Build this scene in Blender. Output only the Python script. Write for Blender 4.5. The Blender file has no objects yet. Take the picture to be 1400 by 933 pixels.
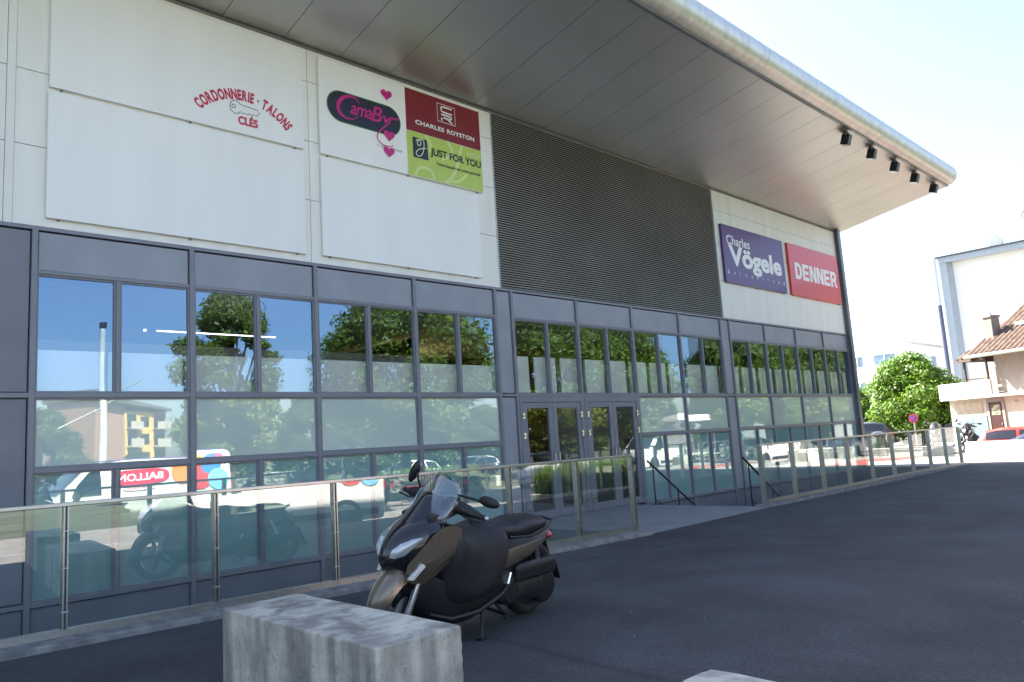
import bpy, bmesh, math, random
import numpy as np
from mathutils import Vector, Matrix, Euler
random.seed(7)
rng = np.random.default_rng(7)
rad = math.radians
sc = bpy.context.scene
COL = sc.collection

# ------------------------------------------------------------------ camera
cam_d = bpy.data.cameras.new('camera')
cam = bpy.data.objects.new('camera', cam_d)
COL.objects.link(cam)
cr_ = Vector((0.72054764, -0.69060838, -0.06221875))
cu_ = Vector((-0.04919917, -0.14042186, 0.98886862))
cf_ = Vector((0.69165782, 0.70946584, 0.135158))
m3 = Matrix((cr_, cu_, -cf_)).transposed()
cam.matrix_world = Matrix.Translation((0, -10.4, 1.45)) @ m3.to_4x4()
cam_d.sensor_width = 36.0
cam_d.lens = 36.0 * 1037.457 / 1400.0
cam_d.clip_end = 2000
cam_d.clip_start = 0.05
sc.camera = cam

# ------------------------------------------------------------------ sky, sun, exposure
SUN_EL, SUN_AZ = 46.0, -6.0          # azimuth in degrees from +Y towards +X
w = bpy.data.worlds.new('World')
sc.world = w
w.use_nodes = True
nt = w.node_tree
nt.nodes.clear()
wo = nt.nodes.new('ShaderNodeOutputWorld')
bg = nt.nodes.new('ShaderNodeBackground')
sky = nt.nodes.new('ShaderNodeTexSky')
sky.sky_type = 'NISHITA'
sky.sun_disc = False
sky.sun_elevation = rad(SUN_EL)
sky.sun_rotation = rad(SUN_AZ)
sky.altitude = 300
sky.air_density = 1.0
sky.dust_density = 3.0
sky.ozone_density = 2.0
bg.inputs['Strength'].default_value = 0.078
hs = nt.nodes.new('ShaderNodeHueSaturation')
hs.inputs['Saturation'].default_value = 0.90
nt.links.new(sky.outputs[0], hs.inputs['Color'])
nt.links.new(hs.outputs[0], bg.inputs[0])
nt.links.new(bg.outputs[0], wo.inputs[0])
sun_d = bpy.data.lights.new('sun', 'SUN')
sun_d.energy = 5.0
sun_d.angle = rad(0.5)
sun_d.color = (1.0, 0.94, 0.84)
sun = bpy.data.objects.new('sun', sun_d)
COL.objects.link(sun)
sd = Vector((math.sin(rad(SUN_AZ)) * math.cos(rad(SUN_EL)), math.cos(rad(SUN_AZ)) * math.cos(rad(SUN_EL)), math.sin(rad(SUN_EL))))
sun.rotation_euler = (-sd).to_track_quat('-Z', 'Y').to_euler()
sun.location = (0, 30, 40)
sc.view_settings.view_transform = 'Standard'
sc.view_settings.look = 'None'
sc.view_settings.gamma = 1
sc.view_settings.exposure = 2.6
sc.render.engine = 'CYCLES'
sc.cycles.max_bounces = 10
sc.cycles.transparent_max_bounces = 16
sc.cycles.caustics_reflective = False
sc.cycles.caustics_refractive = False

# ------------------------------------------------------------------ helpers
def tag(o, label=None, cat=None, group=None, kind=None):
    if label: o['label'] = label
    if cat: o['category'] = cat
    if group: o['group'] = group
    if kind: o['kind'] = kind
    return o

def empty(name, loc=(0, 0, 0), rz=0.0, label=None, cat=None, group=None):
    o = bpy.data.objects.new(name, None)
    COL.objects.link(o)
    o.location = loc
    o.rotation_euler = (0, 0, rz)
    o.empty_display_size = 0.2
    return tag(o, label, cat, group)

def link_mesh(name, me, mats, parent=None, smooth=None):
    if not isinstance(mats, (list, tuple)): mats = [mats]
    for m in mats: me.materials.append(m)
    o = bpy.data.objects.new(name, me)
    COL.objects.link(o)
    if parent: o.parent = parent
    if smooth is not None:
        me.polygons.foreach_set('use_smooth', [True] * len(me.polygons))
        if smooth < 179: me.set_sharp_from_angle(angle=rad(smooth))
    return o

def copy_tree(o, parent=None):
    c = o.copy()
    COL.objects.link(c)
    if parent: c.parent = parent
    for ch in [x for x in bpy.data.objects if x.parent == o]:
        copy_tree(ch, c)
    return c

class MB:
    def __init__(self):
        self.bm = bmesh.new()
        self.mi = 0
    def face(self, pts):
        vs = [self.bm.verts.new(p) for p in pts]
        f = self.bm.faces.new(vs)
        f.material_index = self.mi
        return f
    def box(self, x0, x1, y0, y1, z0, z1, M=None):
        P = [(x0, y0, z0), (x1, y0, z0), (x1, y1, z0), (x0, y1, z0), (x0, y0, z1), (x1, y0, z1), (x1, y1, z1), (x0, y1, z1)]
        if M is not None: P = [M @ Vector(p) for p in P]
        v = [self.bm.verts.new(p) for p in P]
        for q in ((0, 3, 2, 1), (4, 5, 6, 7), (0, 1, 5, 4), (1, 2, 6, 5), (2, 3, 7, 6), (3, 0, 4, 7)):
            f = self.bm.faces.new([v[i] for i in q]); f.material_index = self.mi
        return self
    def loft(self, rings, cap=True, closed=True):
        R = [[self.bm.verts.new(p) for p in r] for r in rings]
        n = len(R[0])
        for a, b in zip(R[:-1], R[1:]):
            for i in range(n if closed else n - 1):
                j = (i + 1) % n
                try:
                    f = self.bm.faces.new((a[i], a[j], b[j], b[i])); f.material_index = self.mi
                except ValueError: pass
        if cap and closed:
            for r in (R[0][::-1], R[-1]):
                try:
                    f = self.bm.faces.new(r); f.material_index = self.mi
                except ValueError: pass
        return self
    def tube(self, pts, r, seg=8, cap=True):
        pts = [Vector(p) for p in pts]
        n = len(pts)
        rs = r if isinstance(r, (list, tuple)) else [r] * n
        rings = []
        up = None
        for i, p in enumerate(pts):
            d = (pts[min(i + 1, n - 1)] - pts[max(i - 1, 0)]).normalized()
            if up is None:
                up = Vector((0, 0, 1)) if abs(d.z) < 0.9 else Vector((1, 0, 0))
            a = d.cross(up)
            if a.length < 1e-4: a = d.cross(Vector((0, 1, 0)))
            a.normalize()
            b = a.cross(d).normalized()
            up = b
            rings.append([p + rs[i] * (math.cos(2 * math.pi * k / seg) * a + math.sin(2 * math.pi * k / seg) * b) for k in range(seg)])
        return self.loft(rings, cap)
    def prism(self, poly, fa, fb):
        a = [self.bm.verts.new(fa(*p)) for p in poly]
        b = [self.bm.verts.new(fb(*p)) for p in poly]
        n = len(poly)
        for q in (a[::-1], b):
            f = self.bm.faces.new(q); f.material_index = self.mi
        for i in range(n):
            j = (i + 1) % n
            f = self.bm.faces.new((a[i], a[j], b[j], b[i])); f.material_index = self.mi
        return self
    def lathe(self, prof, seg=24, M=None):
        """prof: (radius, height along local z)"""
        rings = []
        for r, h in prof:
            ring = [Vector((max(r, 1e-4) * math.cos(2 * math.pi * k / seg), max(r, 1e-4) * math.sin(2 * math.pi * k / seg), h)) for k in range(seg)]
            if M is not None: ring = [M @ p for p in ring]
            rings.append(ring)
        return self.loft(rings, True)
    def ball(self, c, r, seg=12, rows=8, M=None):
        rings = []
        rx, ry, rz = (r, r, r) if not isinstance(r, (tuple, list)) else r
        for i in range(rows + 1):
            t = math.pi * i / rows
            s = max(math.sin(t), 0.01)
            ring = [Vector((c[0] + rx * s * math.cos(2 * math.pi * k / seg), c[1] + ry * s * math.sin(2 * math.pi * k / seg), c[2] - rz * math.cos(t))) for k in range(seg)]
            if M is not None: ring = [M @ p for p in ring]
            rings.append(ring)
        return self.loft(rings, True)
    def build(self, name, mats, parent=None, smooth=None, bevel=0, bseg=2, sub=0, M=None):
        bmesh.ops.recalc_face_normals(self.bm, faces=self.bm.faces)
        me = bpy.data.meshes.new(name)
        if M is not None: self.bm.transform(M)
        self.bm.to_mesh(me)
        self.bm.free()
        o = link_mesh(name, me, mats, parent, smooth)
        if bevel:
            b = o.modifiers.new('bevel', 'BEVEL')
            b.width = bevel; b.segments = bseg; b.limit_method = 'ANGLE'; b.angle_limit = rad(40)
            b.harden_normals = False
        if sub:
            s = o.modifiers.new('sub', 'SUBSURF'); s.levels = sub; s.render_levels = sub
        return o

# ------------------------------------------------------------------ materials
def mat(name, col, rough=0.5, metal=0.0, var=0.12, scale=4.0, bump=0.0, bscale=60.0, coat=0.0, spec=0.5, stretch=None, col2=None, lo=0.35, hi=0.65):
    m = bpy.data.materials.new(name)
    m.use_nodes = True
    nt = m.node_tree
    b = nt.nodes['Principled BSDF']
    b.inputs['Roughness'].default_value = rough
    b.inputs['Metallic'].default_value = metal
    b.inputs['Specular IOR Level'].default_value = spec
    if coat:
        b.inputs['Coat Weight'].default_value = coat
        b.inputs['Coat Roughness'].default_value = 0.06
    tc = nt.nodes.new('ShaderNodeTexCoord')
    src = tc.outputs['Object']
    if stretch:
        mp = nt.nodes.new('ShaderNodeMapping')
        mp.inputs['Scale'].default_value = stretch
        nt.links.new(src, mp.inputs[0]); src = mp.outputs[0]
    if var or col2:
        n = nt.nodes.new('ShaderNodeTexNoise')
        n.inputs['Scale'].default_value = scale
        n.inputs['Detail'].default_value = 6
        nt.links.new(src, n.inputs['Vector'])
        r = nt.nodes.new('ShaderNodeValToRGB')
        r.color_ramp.elements[0].position = lo
        r.color_ramp.elements[1].position = hi
        c2 = col2 or tuple(min(1, c * (1 + var)) for c in col)
        c1 = col if col2 else tuple(c * (1 - var) for c in col)
        r.color_ramp.elements[0].color = (*c1, 1)
        r.color_ramp.elements[1].color = (*c2, 1)
        nt.links.new(n.outputs['Fac'], r.inputs[0])
        nt.links.new(r.outputs[0], b.inputs['Base Color'])
    else:
        b.inputs['Base Color'].default_value = (*col, 1)
    if bump:
        n2 = nt.nodes.new('ShaderNodeTexNoise')
        n2.inputs['Scale'].default_value = bscale
        n2.inputs['Detail'].default_value = 4
        nt.links.new(src, n2.inputs['Vector'])
        bp = nt.nodes.new('ShaderNodeBump')
        bp.inputs['Strength'].default_value = bump
        bp.inputs['Distance'].default_value = 0.01
        nt.links.new(n2.outputs['Fac'], bp.inputs['Height'])
        nt.links.new(bp.outputs[0], b.inputs['Normal'])
    return m

def glass(name, tint, base, film=None, film_amt=0.0, gcol=(1, 1, 1), wave=0.0, wscale=0.6, grough=0.0, ior=1.5):
    """coated pane: mirror reflection over see-through (and, when given, a matt translucent film)"""
    m = bpy.data.materials.new(name)
    m.use_nodes = True
    nt = m.node_tree
    nt.nodes.clear()
    out = nt.nodes.new('ShaderNodeOutputMaterial')
    gl = nt.nodes.new('ShaderNodeBsdfGlossy')
    gl.inputs['Roughness'].default_value = grough
    gl.inputs['Color'].default_value = (*gcol, 1)
    tr = nt.nodes.new('ShaderNodeBsdfTransparent')
    tr.inputs['Color'].default_value = (*tint, 1)
    under = tr.outputs[0]
    if film:
        df = nt.nodes.new('ShaderNodeBsdfDiffuse')
        df.inputs['Color'].default_value = (*film, 1)
        mx = nt.nodes.new('ShaderNodeMixShader')
        mx.inputs[0].default_value = film_amt
        nt.links.new(tr.outputs[0], mx.inputs[1]); nt.links.new(df.outputs[0], mx.inputs[2])
        under = mx.outputs[0]
    # Schlick reflectance, the same from either face
    ge = nt.nodes.new('ShaderNodeNewGeometry')
    dt = nt.nodes.new('ShaderNodeVectorMath'); dt.operation = 'DOT_PRODUCT'
    nt.links.new(ge.outputs['Normal'], dt.inputs[0]); nt.links.new(ge.outputs['Incoming'], dt.inputs[1])
    ab = nt.nodes.new('ShaderNodeMath'); ab.operation = 'ABSOLUTE'; nt.links.new(dt.outputs['Value'], ab.inputs[0])
    om = nt.nodes.new('ShaderNodeMath'); om.operation = 'SUBTRACT'; om.inputs[0].default_value = 1.0; nt.links.new(ab.outputs[0], om.inputs[1])
    pw = nt.nodes.new('ShaderNodeMath'); pw.operation = 'POWER'; pw.inputs[1].default_value = 4.0; nt.links.new(om.outputs[0], pw.inputs[0])
    ad = nt.nodes.new('ShaderNodeMath'); ad.operation = 'MULTIPLY_ADD'; ad.use_clamp = True
    ad.inputs[1].default_value = .95 - base; ad.inputs[2].default_value = base + .04
    nt.links.new(pw.outputs[0], ad.inputs[0])
    if wave:
        tc = nt.nodes.new('ShaderNodeTexCoord')
        n = nt.nodes.new('ShaderNodeTexNoise')
        n.inputs['Scale'].default_value = wscale
        n.inputs['Detail'].default_value = 1
        bp = nt.nodes.new('ShaderNodeBump')
        bp.inputs['Strength'].default_value = 1.0
        bp.inputs['Distance'].default_value = wave
        nt.links.new(tc.outputs['Object'], n.inputs['Vector'])
        nt.links.new(n.outputs['Fac'], bp.inputs['Height'])
        nt.links.new(bp.outputs[0], gl.inputs['Normal'])
    mx2 = nt.nodes.new('ShaderNodeMixShader')
    nt.links.new(ad.outputs[0], mx2.inputs[0])
    nt.links.new(under, mx2.inputs[1]); nt.links.new(gl.outputs[0], mx2.inputs[2])
    nt.links.new(mx2.outputs[0], out.inputs[0])
    return m

def leafmat(name, c1, c2, c3):
    m = bpy.data.materials.new(name)
    m.use_nodes = True
    nt = m.node_tree
    nt.nodes.clear()
    out = nt.nodes.new('ShaderNodeOutputMaterial')
    g = nt.nodes.new('ShaderNodeNewGeometry')
    r = nt.nodes.new('ShaderNodeValToRGB')
    r.color_ramp.elements[0].color = (*c1, 1); r.color_ramp.elements[1].color = (*c3, 1)
    e = r.color_ramp.elements.new(0.5); e.color = (*c2, 1)
    nt.links.new(g.outputs['Random Per Island'], r.inputs[0])
    d = nt.nodes.new('ShaderNodeBsdfPrincipled'); d.inputs['Roughness'].default_value = 0.5
    d.inputs['Specular IOR Level'].default_value = 0.35
    t = nt.nodes.new('ShaderNodeBsdfTranslucent')
    mul = nt.nodes.new('ShaderNodeMixRGB'); mul.blend_type = 'MULTIPLY'; mul.inputs[0].default_value = 1
    mul.inputs[2].default_value = (1.5, 1.5, 0.5, 1)
    nt.links.new(r.outputs[0], d.inputs['Base Color']); nt.links.new(r.outputs[0], mul.inputs[1])
    nt.links.new(mul.outputs[0], t.inputs['Color'])
    mx = nt.nodes.new('ShaderNodeMixShader'); mx.inputs[0].default_value = 0.4
    nt.links.new(d.outputs[0], mx.inputs[1]); nt.links.new(t.outputs[0], mx.inputs[2])
    nt.links.new(mx.outputs[0], out.inputs[0])
    return m

def emis(name, col, s):
    m = bpy.data.materials.new(name); m.use_nodes = True
    b = m.node_tree.nodes['Principled BSDF']
    b.inputs['Base Color'].default_value = (*col, 1)
    b.inputs['Emission Color'].default_value = (*col, 1)
    b.inputs['Emission Strength'].default_value = s
    return m

ASPH = mat('dark asphalt', (0.052, 0.053, 0.059), 0.85, var=0.22, scale=1.1, bump=0.5, bscale=160)
def asphalt_layers(m, speck, patch):
    nt = m.node_tree
    b = nt.nodes['Principled BSDF']
    old = b.inputs['Base Color'].links[0].from_socket
    tc = [n for n in nt.nodes if n.type == 'TEX_COORD'][0]
    v = nt.nodes.new('ShaderNodeTexVoronoi'); v.inputs['Scale'].default_value = 75
    nt.links.new(tc.outputs['Object'], v.inputs['Vector'])
    r = nt.nodes.new('ShaderNodeValToRGB')
    r.color_ramp.elements[0].position = 0.0; r.color_ramp.elements[1].position = 0.9
    r.color_ramp.elements[0].color = (speck, speck, speck, 1); r.color_ramp.elements[1].color = (0.72, 0.72, 0.72, 1)
    nt.links.new(v.outputs['Color'], r.inputs[0])
    m1 = nt.nodes.new('ShaderNodeMixRGB'); m1.blend_type = 'MULTIPLY'; m1.inputs[0].default_value = 1
    nt.links.new(old, m1.inputs[1]); nt.links.new(r.outputs[0], m1.inputs[2])
    n = nt.nodes.new('ShaderNodeTexNoise'); n.inputs['Scale'].default_value = 0.35; n.inputs['Detail'].default_value = 5; n.inputs['Distortion'].default_value = 0.6
    nt.links.new(tc.outputs['Object'], n.inputs['Vector'])
    r2 = nt.nodes.new('ShaderNodeValToRGB')
    r2.color_ramp.elements[0].position = 0.35; r2.color_ramp.elements[1].position = 0.7
    r2.color_ramp.elements[0].color = (1 - patch, 1 - patch, 1 - patch, 1); r2.color_ramp.elements[1].color = (1 + patch, 1 + patch, 1 + patch, 1)
    nt.links.new(n.outputs['Fac'], r2.inputs[0])
    m2 = nt.nodes.new('ShaderNodeMixRGB'); m2.blend_type = 'MULTIPLY'; m2.inputs[0].default_value = 1
    nt.links.new(m1.outputs[0], m2.inputs[1]); nt.links.new(r2.outputs[0], m2.inputs[2])
    v3 = nt.nodes.new('ShaderNodeTexVoronoi'); v3.inputs['Scale'].default_value = 2.2
    nt.links.new(tc.outputs['Object'], v3.inputs['Vector'])
    r3 = nt.nodes.new('ShaderNodeValToRGB'); r3.color_ramp.interpolation = 'CONSTANT'
    r3.color_ramp.elements[0].color = (1, 1, 1, 1); r3.color_ramp.elements[1].color = (0, 0, 0, 1); r3.color_ramp.elements[1].position = .022
    nt.links.new(v3.outputs['Distance'], r3.inputs[0])
    m3_ = nt.nodes.new('ShaderNodeMixRGB'); m3_.inputs[2].default_value = (.30, .28, .25, 1)
    nt.links.new(r3.outputs[0], m3_.inputs[0]); nt.links.new(m2.outputs[0], m3_.inputs[1])
    v4 = nt.nodes.new('ShaderNodeTexVoronoi'); v4.feature = 'DISTANCE_TO_EDGE'; v4.inputs['Scale'].default_value = .16
    ns = nt.nodes.new('ShaderNodeTexNoise'); ns.inputs['Scale'].default_value = 1.3; ns.inputs['Detail'].default_value = 6
    nt.links.new(tc.outputs['Object'], ns.inputs['Vector'])
    mxv = nt.nodes.new('ShaderNodeMixRGB'); mxv.inputs[0].default_value = .12
    nt.links.new(tc.outputs['Object'], mxv.inputs[1]); nt.links.new(ns.outputs['Color'], mxv.inputs[2])
    nt.links.new(mxv.outputs[0], v4.inputs['Vector'])
    r4 = nt.nodes.new('ShaderNodeValToRGB'); r4.color_ramp.elements[0].color = (.62, .62, .62, 1); r4.color_ramp.elements[1].color = (1, 1, 1, 1); r4.color_ramp.elements[1].position = .006
    nt.links.new(v4.outputs['Distance'], r4.inputs[0])
    m4_ = nt.nodes.new('ShaderNodeMixRGB'); m4_.blend_type = 'MULTIPLY'; m4_.inputs[0].default_value = 1
    nt.links.new(m3_.outputs[0], m4_.inputs[1]); nt.links.new(r4.outputs[0], m4_.inputs[2])
    nt.links.new(m4_.outputs[0], b.inputs['Base Color'])
asphalt_layers(ASPH, 1.5, 0.2)
ROADM = mat('pale worn asphalt', (0.28, 0.265, 0.235), 0.9, var=0.15, scale=0.8, bump=0.4, bscale=120)
PAVE = mat('pale concrete paving', (0.34, 0.33, 0.31), 0.85, var=0.1, scale=1.5, bump=0.2, bscale=80)
EARTH = mat('dry grass soil', (0.09, 0.10, 0.045), 0.95, var=0.3, scale=0.6)
LAND = mat('grey landing concrete', (0.25, 0.26, 0.28), 0.75, var=0.1, scale=2.0, bump=0.2, bscale=80)
KERBM = mat('weathered kerb concrete', (0.22, 0.22, 0.215), 0.9, var=0.3, scale=7, bump=0.5, bscale=40)
WHITE = mat('white cladding panel', (0.81, 0.80, 0.745), 0.45, var=0.045, scale=1.6, stretch=(2.2, 2.2, .25), bump=0.04, bscale=150)
BOARD = mat('white sign board', (0.86, 0.855, 0.825), 0.38, var=0.025, scale=1.0, stretch=(1.8, 1.8, .3), bump=0.03, bscale=120)
FRAME = mat('slate grey frame paint', (0.205, 0.212, 0.245), 0.38, var=0.06, scale=2)
SPAN = mat('grey blue spandrel paint', (0.29, 0.305, 0.35), 0.40, var=0.07, scale=1.5, bump=0.03, bscale=200)
DARKP = mat('dark grey panel paint', (0.18, 0.187, 0.22), 0.42, var=0.08, scale=1.5)
SOFF = mat('grey aluminium soffit', (0.48, 0.47, 0.455), 0.38, metal=0.75, var=0.05, scale=0.7)
TUBE = mat('weathered zinc eave', (0.53, 0.52, 0.50), 0.40, metal=0.55, scale=2.6, stretch=(2.6, 1.1, 1.1), bump=0.06, bscale=12, col2=(0.64, 0.63, 0.60), lo=0.30, hi=0.58)
LOUV = mat('dark louvre aluminium', (0.55, 0.55, 0.51), 0.45, metal=0.2, var=0.15, scale=0.6)
VOID = mat('dark void', (0.012, 0.012, 0.012), 0.9, var=0)
STEEL = mat('brushed stainless steel', (0.52, 0.51, 0.48), 0.34, metal=1.0, var=0.08, scale=20)
CHROME = mat('bright steel', (0.75, 0.75, 0.75), 0.15, metal=1.0, var=0.0)
BLACKM = mat('black painted metal', (0.02, 0.02, 0.022), 0.35, var=0.1, scale=8)
CONC = mat('stained block concrete', (0.55, 0.53, 0.47), 0.9, var=0.2, scale=5, bump=0.5, bscale=35)
WALLIN = mat('inner wall paint', (0.45, 0.47, 0.5), 0.8, var=0.05)
BOARDIN = mat('white display board', (0.92, 0.92, 0.83), 0.6, var=0.04, scale=1)
BROWNIN = mat('brown inner wall', (0.09, 0.055, 0.035), 0.7, var=0.3, scale=1.5)
GL_UP = glass('coated upper glass', (0.95, 0.98, 0.98), 0.21, wave=0.0016, wscale=0.8, gcol=(0.46, 0.70, 1.0))
GL_MID = glass('frosted middle glass', (0.6, 0.7, 0.7), 0.19, film=(0.66, 0.76, 0.70), film_amt=0.95, wave=0.0014, wscale=0.9, gcol=(0.92, 1.0, 0.97))
GL_LOW = glass('teal filmed lower glass', (0.6, 0.7, 0.7), 0.24, film=(0.31, 0.48, 0.48), film_amt=0.95, wave=0.0015, wscale=0.9, gcol=(0.92, 1.0, 0.97))
GL_DOOR = glass('clear door glass', (0.75, 0.8, 0.78), 0.16, wave=0.0008, wscale=0.8)
GL_RAIL = glass('railing glass', (0.90, 0.96, 0.93), 0.15, wave=0.0004, wscale=0.7)
GL_CAR = glass('car window glass', (0.10, 0.12, 0.12), 0.06)
# ------------------------------------------------------------------ the ground
def sheet(name, polys, m, kind='structure'):
    mb = MB()
    for p in polys: mb.face(p)
    bmesh.ops.remove_doubles(mb.bm, verts=mb.bm.verts, dist=0.0005)
    return tag(mb.build(name, m), kind=kind)

def ry(x): return -2.70 - 0.0596 * (x - 1.85)          # line of the front railing
STR = -0.5                                             # level of the street across the forecourt
sheet('ground', [
    [(-400, 400, -0.62), (-400, -400, -0.62), (500, -400, -0.62), (500, 400, -0.62)],
], EARTH)
def band(y0, z0, y1, z1, x0, x1):
    return [(x0, y0, z0), (x0, y1, z1), (x1, y1, z1), (x1, y0, z0)]
sheet('forecourt', [
    [(-40, -10.5, 0), (26.4, -10.5, 0), (26.4, -3.2, 0), (13.45, -3.2, 0), (9.47, ry(9.47) - 0.05, 0), (-3, ry(-3) - .05, 0), (-40, ry(-3) - .05, 0)],
    band(-10.5, 0, -13.6, STR, -40, 26.4),
    band(-13.6, STR, -14.6, STR, -40, 26.4),
], ASPH)
sheet('street', [
    band(-14.6, STR + .004, -24, STR + .004, -60, 26.4),
    [(26.4, -10.5, .0), (26.4, -14.6, STR + .004), (31.9, -14.6, STR + .004), (31.9, -10.5, .0)],
    [(32.3, -10.5, -.55), (31.9, -10.5, 0), (31.9, -14.6, STR + .004), (32.3, -14.6, STR + .004)],
    [(32.3, -10.5, -.55), (32.3, -14.6, STR + .004), (120, -14.6, STR + .004), (120, -10.5, -.55)],
    band(-14.6, STR + .004, -24, STR + .004, 26.4, 120),
    band(60, 0, 0, 0, 26.4, 120),
    band(-1.2, 0, -10.5, 0, 26.4, 31.9),
    band(0, 0, -.5, -.55, 34.2, 120), band(-.5, -.55, -10.5, -.55, 34.2, 120),
    band(0, 0, -1.2, 0, 26.4, 34.2), band(-1.2, 0, -1.7, -.55, 32.3, 34.2), band(-1.7, -.55, -10.5, -.55, 32.3, 34.2),
    [(34.2, 0, 0), (34.2, -.5, -.55), (34.2, -1.7, -.55), (34.2, -1.2, 0)],
    [(31.9, -1.2, 0), (31.9, -10.5, 0), (32.3, -10.5, -.55), (32.3, -1.7, -.55), (32.3, -1.2, 0)],
], ROADM)
sheet('pavement', [
    band(12, .006, -6.0, .006, 26.6, 31.0),
], PAVE)
sheet('red_cycle_lane', [
    band(-6.6, .004, -8.4, .004, 27, 31.8), band(-6.6, -.546, -8.4, -.546, 32.6, 60),
], mat('red lane paint', (0.36, 0.09, 0.075), 0.8, var=0.15))
sheet('verge', [
    [(-60, -24, STR + .004), (-60, -60, STR + .3), (120, -60, STR + .3), (120, -24, STR + .004)],
], EARTH)
# white lane marks on the street
mk = MB()
for k in range(10):
    x = -4 + k * 6
    mk.face([(x, -17.9, STR + .009), (x + 3, -17.9, STR + .009), (x + 3, -17.78, STR + .009), (x, -17.78, STR + .009)])
tag(mk.build('road_marking', mat('road paint', (0.75, 0.75, 0.72), 0.7)), kind='structure')
# sunken area in front of the shop windows
mb = MB()
mb.box(-4, 9.47, -2.55, 0.0, -1.9, -1.7)
mb.box(13.45, 26.3, -3.0, 0.0, -1.9, -1.7)
mb.box(25.62, 26.4, -3.2, 0.0, -1.7, 0.002)
tag(mb.build('lightwell_floor', LAND), kind='structure')
mb = MB()
mb.prism([(9.47, ry(9.47) - .22), (13.45, -3.25), (13.45, -0.02), (9.47, -0.02)], lambda x, y: (x, y, -1.7), lambda x, y: (x, y, 0.006))
tag(mb.build('landing', LAND), kind='structure')
mb = MB()
mb.prism([(-4, ry(-4) - .30), (9.45, ry(9.45) - .30), (9.45, ry(9.45) + .14), (-4, ry(-4) + .14)], lambda x, y: (x, y, -1.7), lambda x, y: (x, y, 0.055))
mb.prism([(13.47, -3.30), (25.6, -3.36), (25.6, -2.98), (13.47, -2.92)], lambda x, y: (x, y, -1.7), lambda x, y: (x, y, 0.045))
tag(mb.build('kerb', KERBM, bevel=0.012), kind='structure')
mb = MB()                                              # steps down from the landing along the windows
for k in range(9):
    mb.box(13.46 + k * .29, 13.46 + (k + 1) * .29, -2.9, -0.35, -1.7, -0.17 * (k + 1))
tag(mb.build('staircase', LAND), kind='structure')

# ------------------------------------------------------------------ the shop building
BLD = empty('shop_building', (0, 0, 0), label='long low shop building with slate grey window front, white cladding and metal canopy', cat='building')
T2, T1, WT, WB, SOF = 1.49, 2.38, 3.88, 4.45, 8.05
XE = 25.90
m0, m1, m2, m3_, m4 = 2.14, 4.02, 5.92, 7.82, 9.72
p1b = 10.16
d1, d2, m7, q2a, q2b = 12.06, 13.96, 15.87, 17.81, 18.26
m9, m10, m11 = 20.18, 22.09, 24.01
GB = -0.03
# body: side wall, rear, floor, ceiling
mb = MB()
mb.box(25.92, 26.10, 0.02, 30, -1.7, SOF)
mb.box(-14, 26.1, 30, 30.3, -1.7, SOF)
mb.box(-14.2, -14, 0.02, 30, -1.7, SOF)
mb.build('side_wall', SPAN, BLD)
mb = MB()
mb.box(XE - .02, XE + .19, -0.16, 0.015, -1.7, SOF + .02)
mb.build('corner_post', mat('blue grey corner trim', (0.10, 0.115, 0.14), 0.3, var=.05), BLD, bevel=.006)
mb = MB(); mb.box(-14, 25.9, 0.12, 29.9, 3.99, 4.2); mb.build('ceiling', WALLIN, BLD)
mb = MB(); mb.box(-14, 25.9, 0.12, 29.9, -.2, -0.01); mb.build('floor', mat('shop floor', (.22, .21, .2), .4), BLD)
mb = MB(); mb.box(-14, 9.9, 2.6, 2.75, 0, 3.46); mb.box(14.2, 25.8, 2.6, 2.75, 0, 3.46); mb.build('inner_wall', WALLIN, BLD)
mb = MB(); mb.box(9.9, 14.2, 6.5, 6.65, 0, 3.9); mb.box(9.9, 10.0, 2.76, 6.5, 0, 3.9); mb.box(14.1, 14.2, 2.76, 6.5, 0, 3.9); mb.build('lobby_wall', BROWNIN, BLD)
mb = MB(); mb.box(11.3, 12.5, 6.40, 6.49, 1.6, 2.2); mb.build('lobby_banner', mat('orange red banner', (.35, .06, .03), .6), BLD)
mb = MB(); mb.ball((11.55, 5.2, 2.75), .07); mb.tube([(11.55, 5.2, 2.8), (11.55, 5.2, 3.99)], .008, 5); mb.build('lobby_lamp', emis('warm lamp', (1, .72, .3), 12), BLD)
# ceiling tube lights near the glass
mb = MB()
for k in range(3): mb.box(3.9 + k * .62, 4.5 + k * .62, 0.95, .97, 3.40, 3.415)
mb.box(3.72, 3.75, .95, .98, 3.395, 3.42)
mb.build('tube_light', emis('fluorescent tube', (1, .98, .92), .8), BLD)
# roof slab and canopy
mb = MB()
mb.box(-14, 26.1, 0.06, 30.3, SOF + .02, SOF + .6)
mb.prism([(0.06, SOF + .60), (-3.5, 9.32), (-3.5, 8.74), (0.06, SOF + .06)], lambda y, z: (-14, y, z), lambda y, z: (26.36, y, z))
mb.build('roof', mat('grey roof sheet', (.3, .3, .3), .5), BLD)
mb = MB()
xs = [-14 + .995 * k for k in range(41)]
off = 26.38 - xs[-1]
sl = (8.70 - SOF) / 3.55
for k in range(40):
    a, b = xs[k] + off + .005, xs[k + 1] + off - .005
    dz = random.uniform(-.0012, .0012)
    mb.prism([(0.03, SOF), (-3.53, SOF + sl * 3.53 + dz), (-3.53, SOF + sl * 3.53 + .022), (0.03, SOF + .022)], lambda y, z, a=a: (a, y, z), lambda y, z, b=b: (b, y, z))
mb.build('soffit', SOFF, BLD)
mb = MB(); mb.box(-14, 26.2, -0.035, -0.005, SOF - .05, SOF - .004); mb.build('soffit_trim', mat('soffit edge trim', (.2, .2, .2), .35, metal=.6), BLD)
mb = MB(); mb.box(-14, 26.3, -3.60, -3.535, 8.665, 8.715); mb.build('soffit_trim', mat('soffit lip', (.2, .2, .2), .35, metal=.6), BLD)
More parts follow.
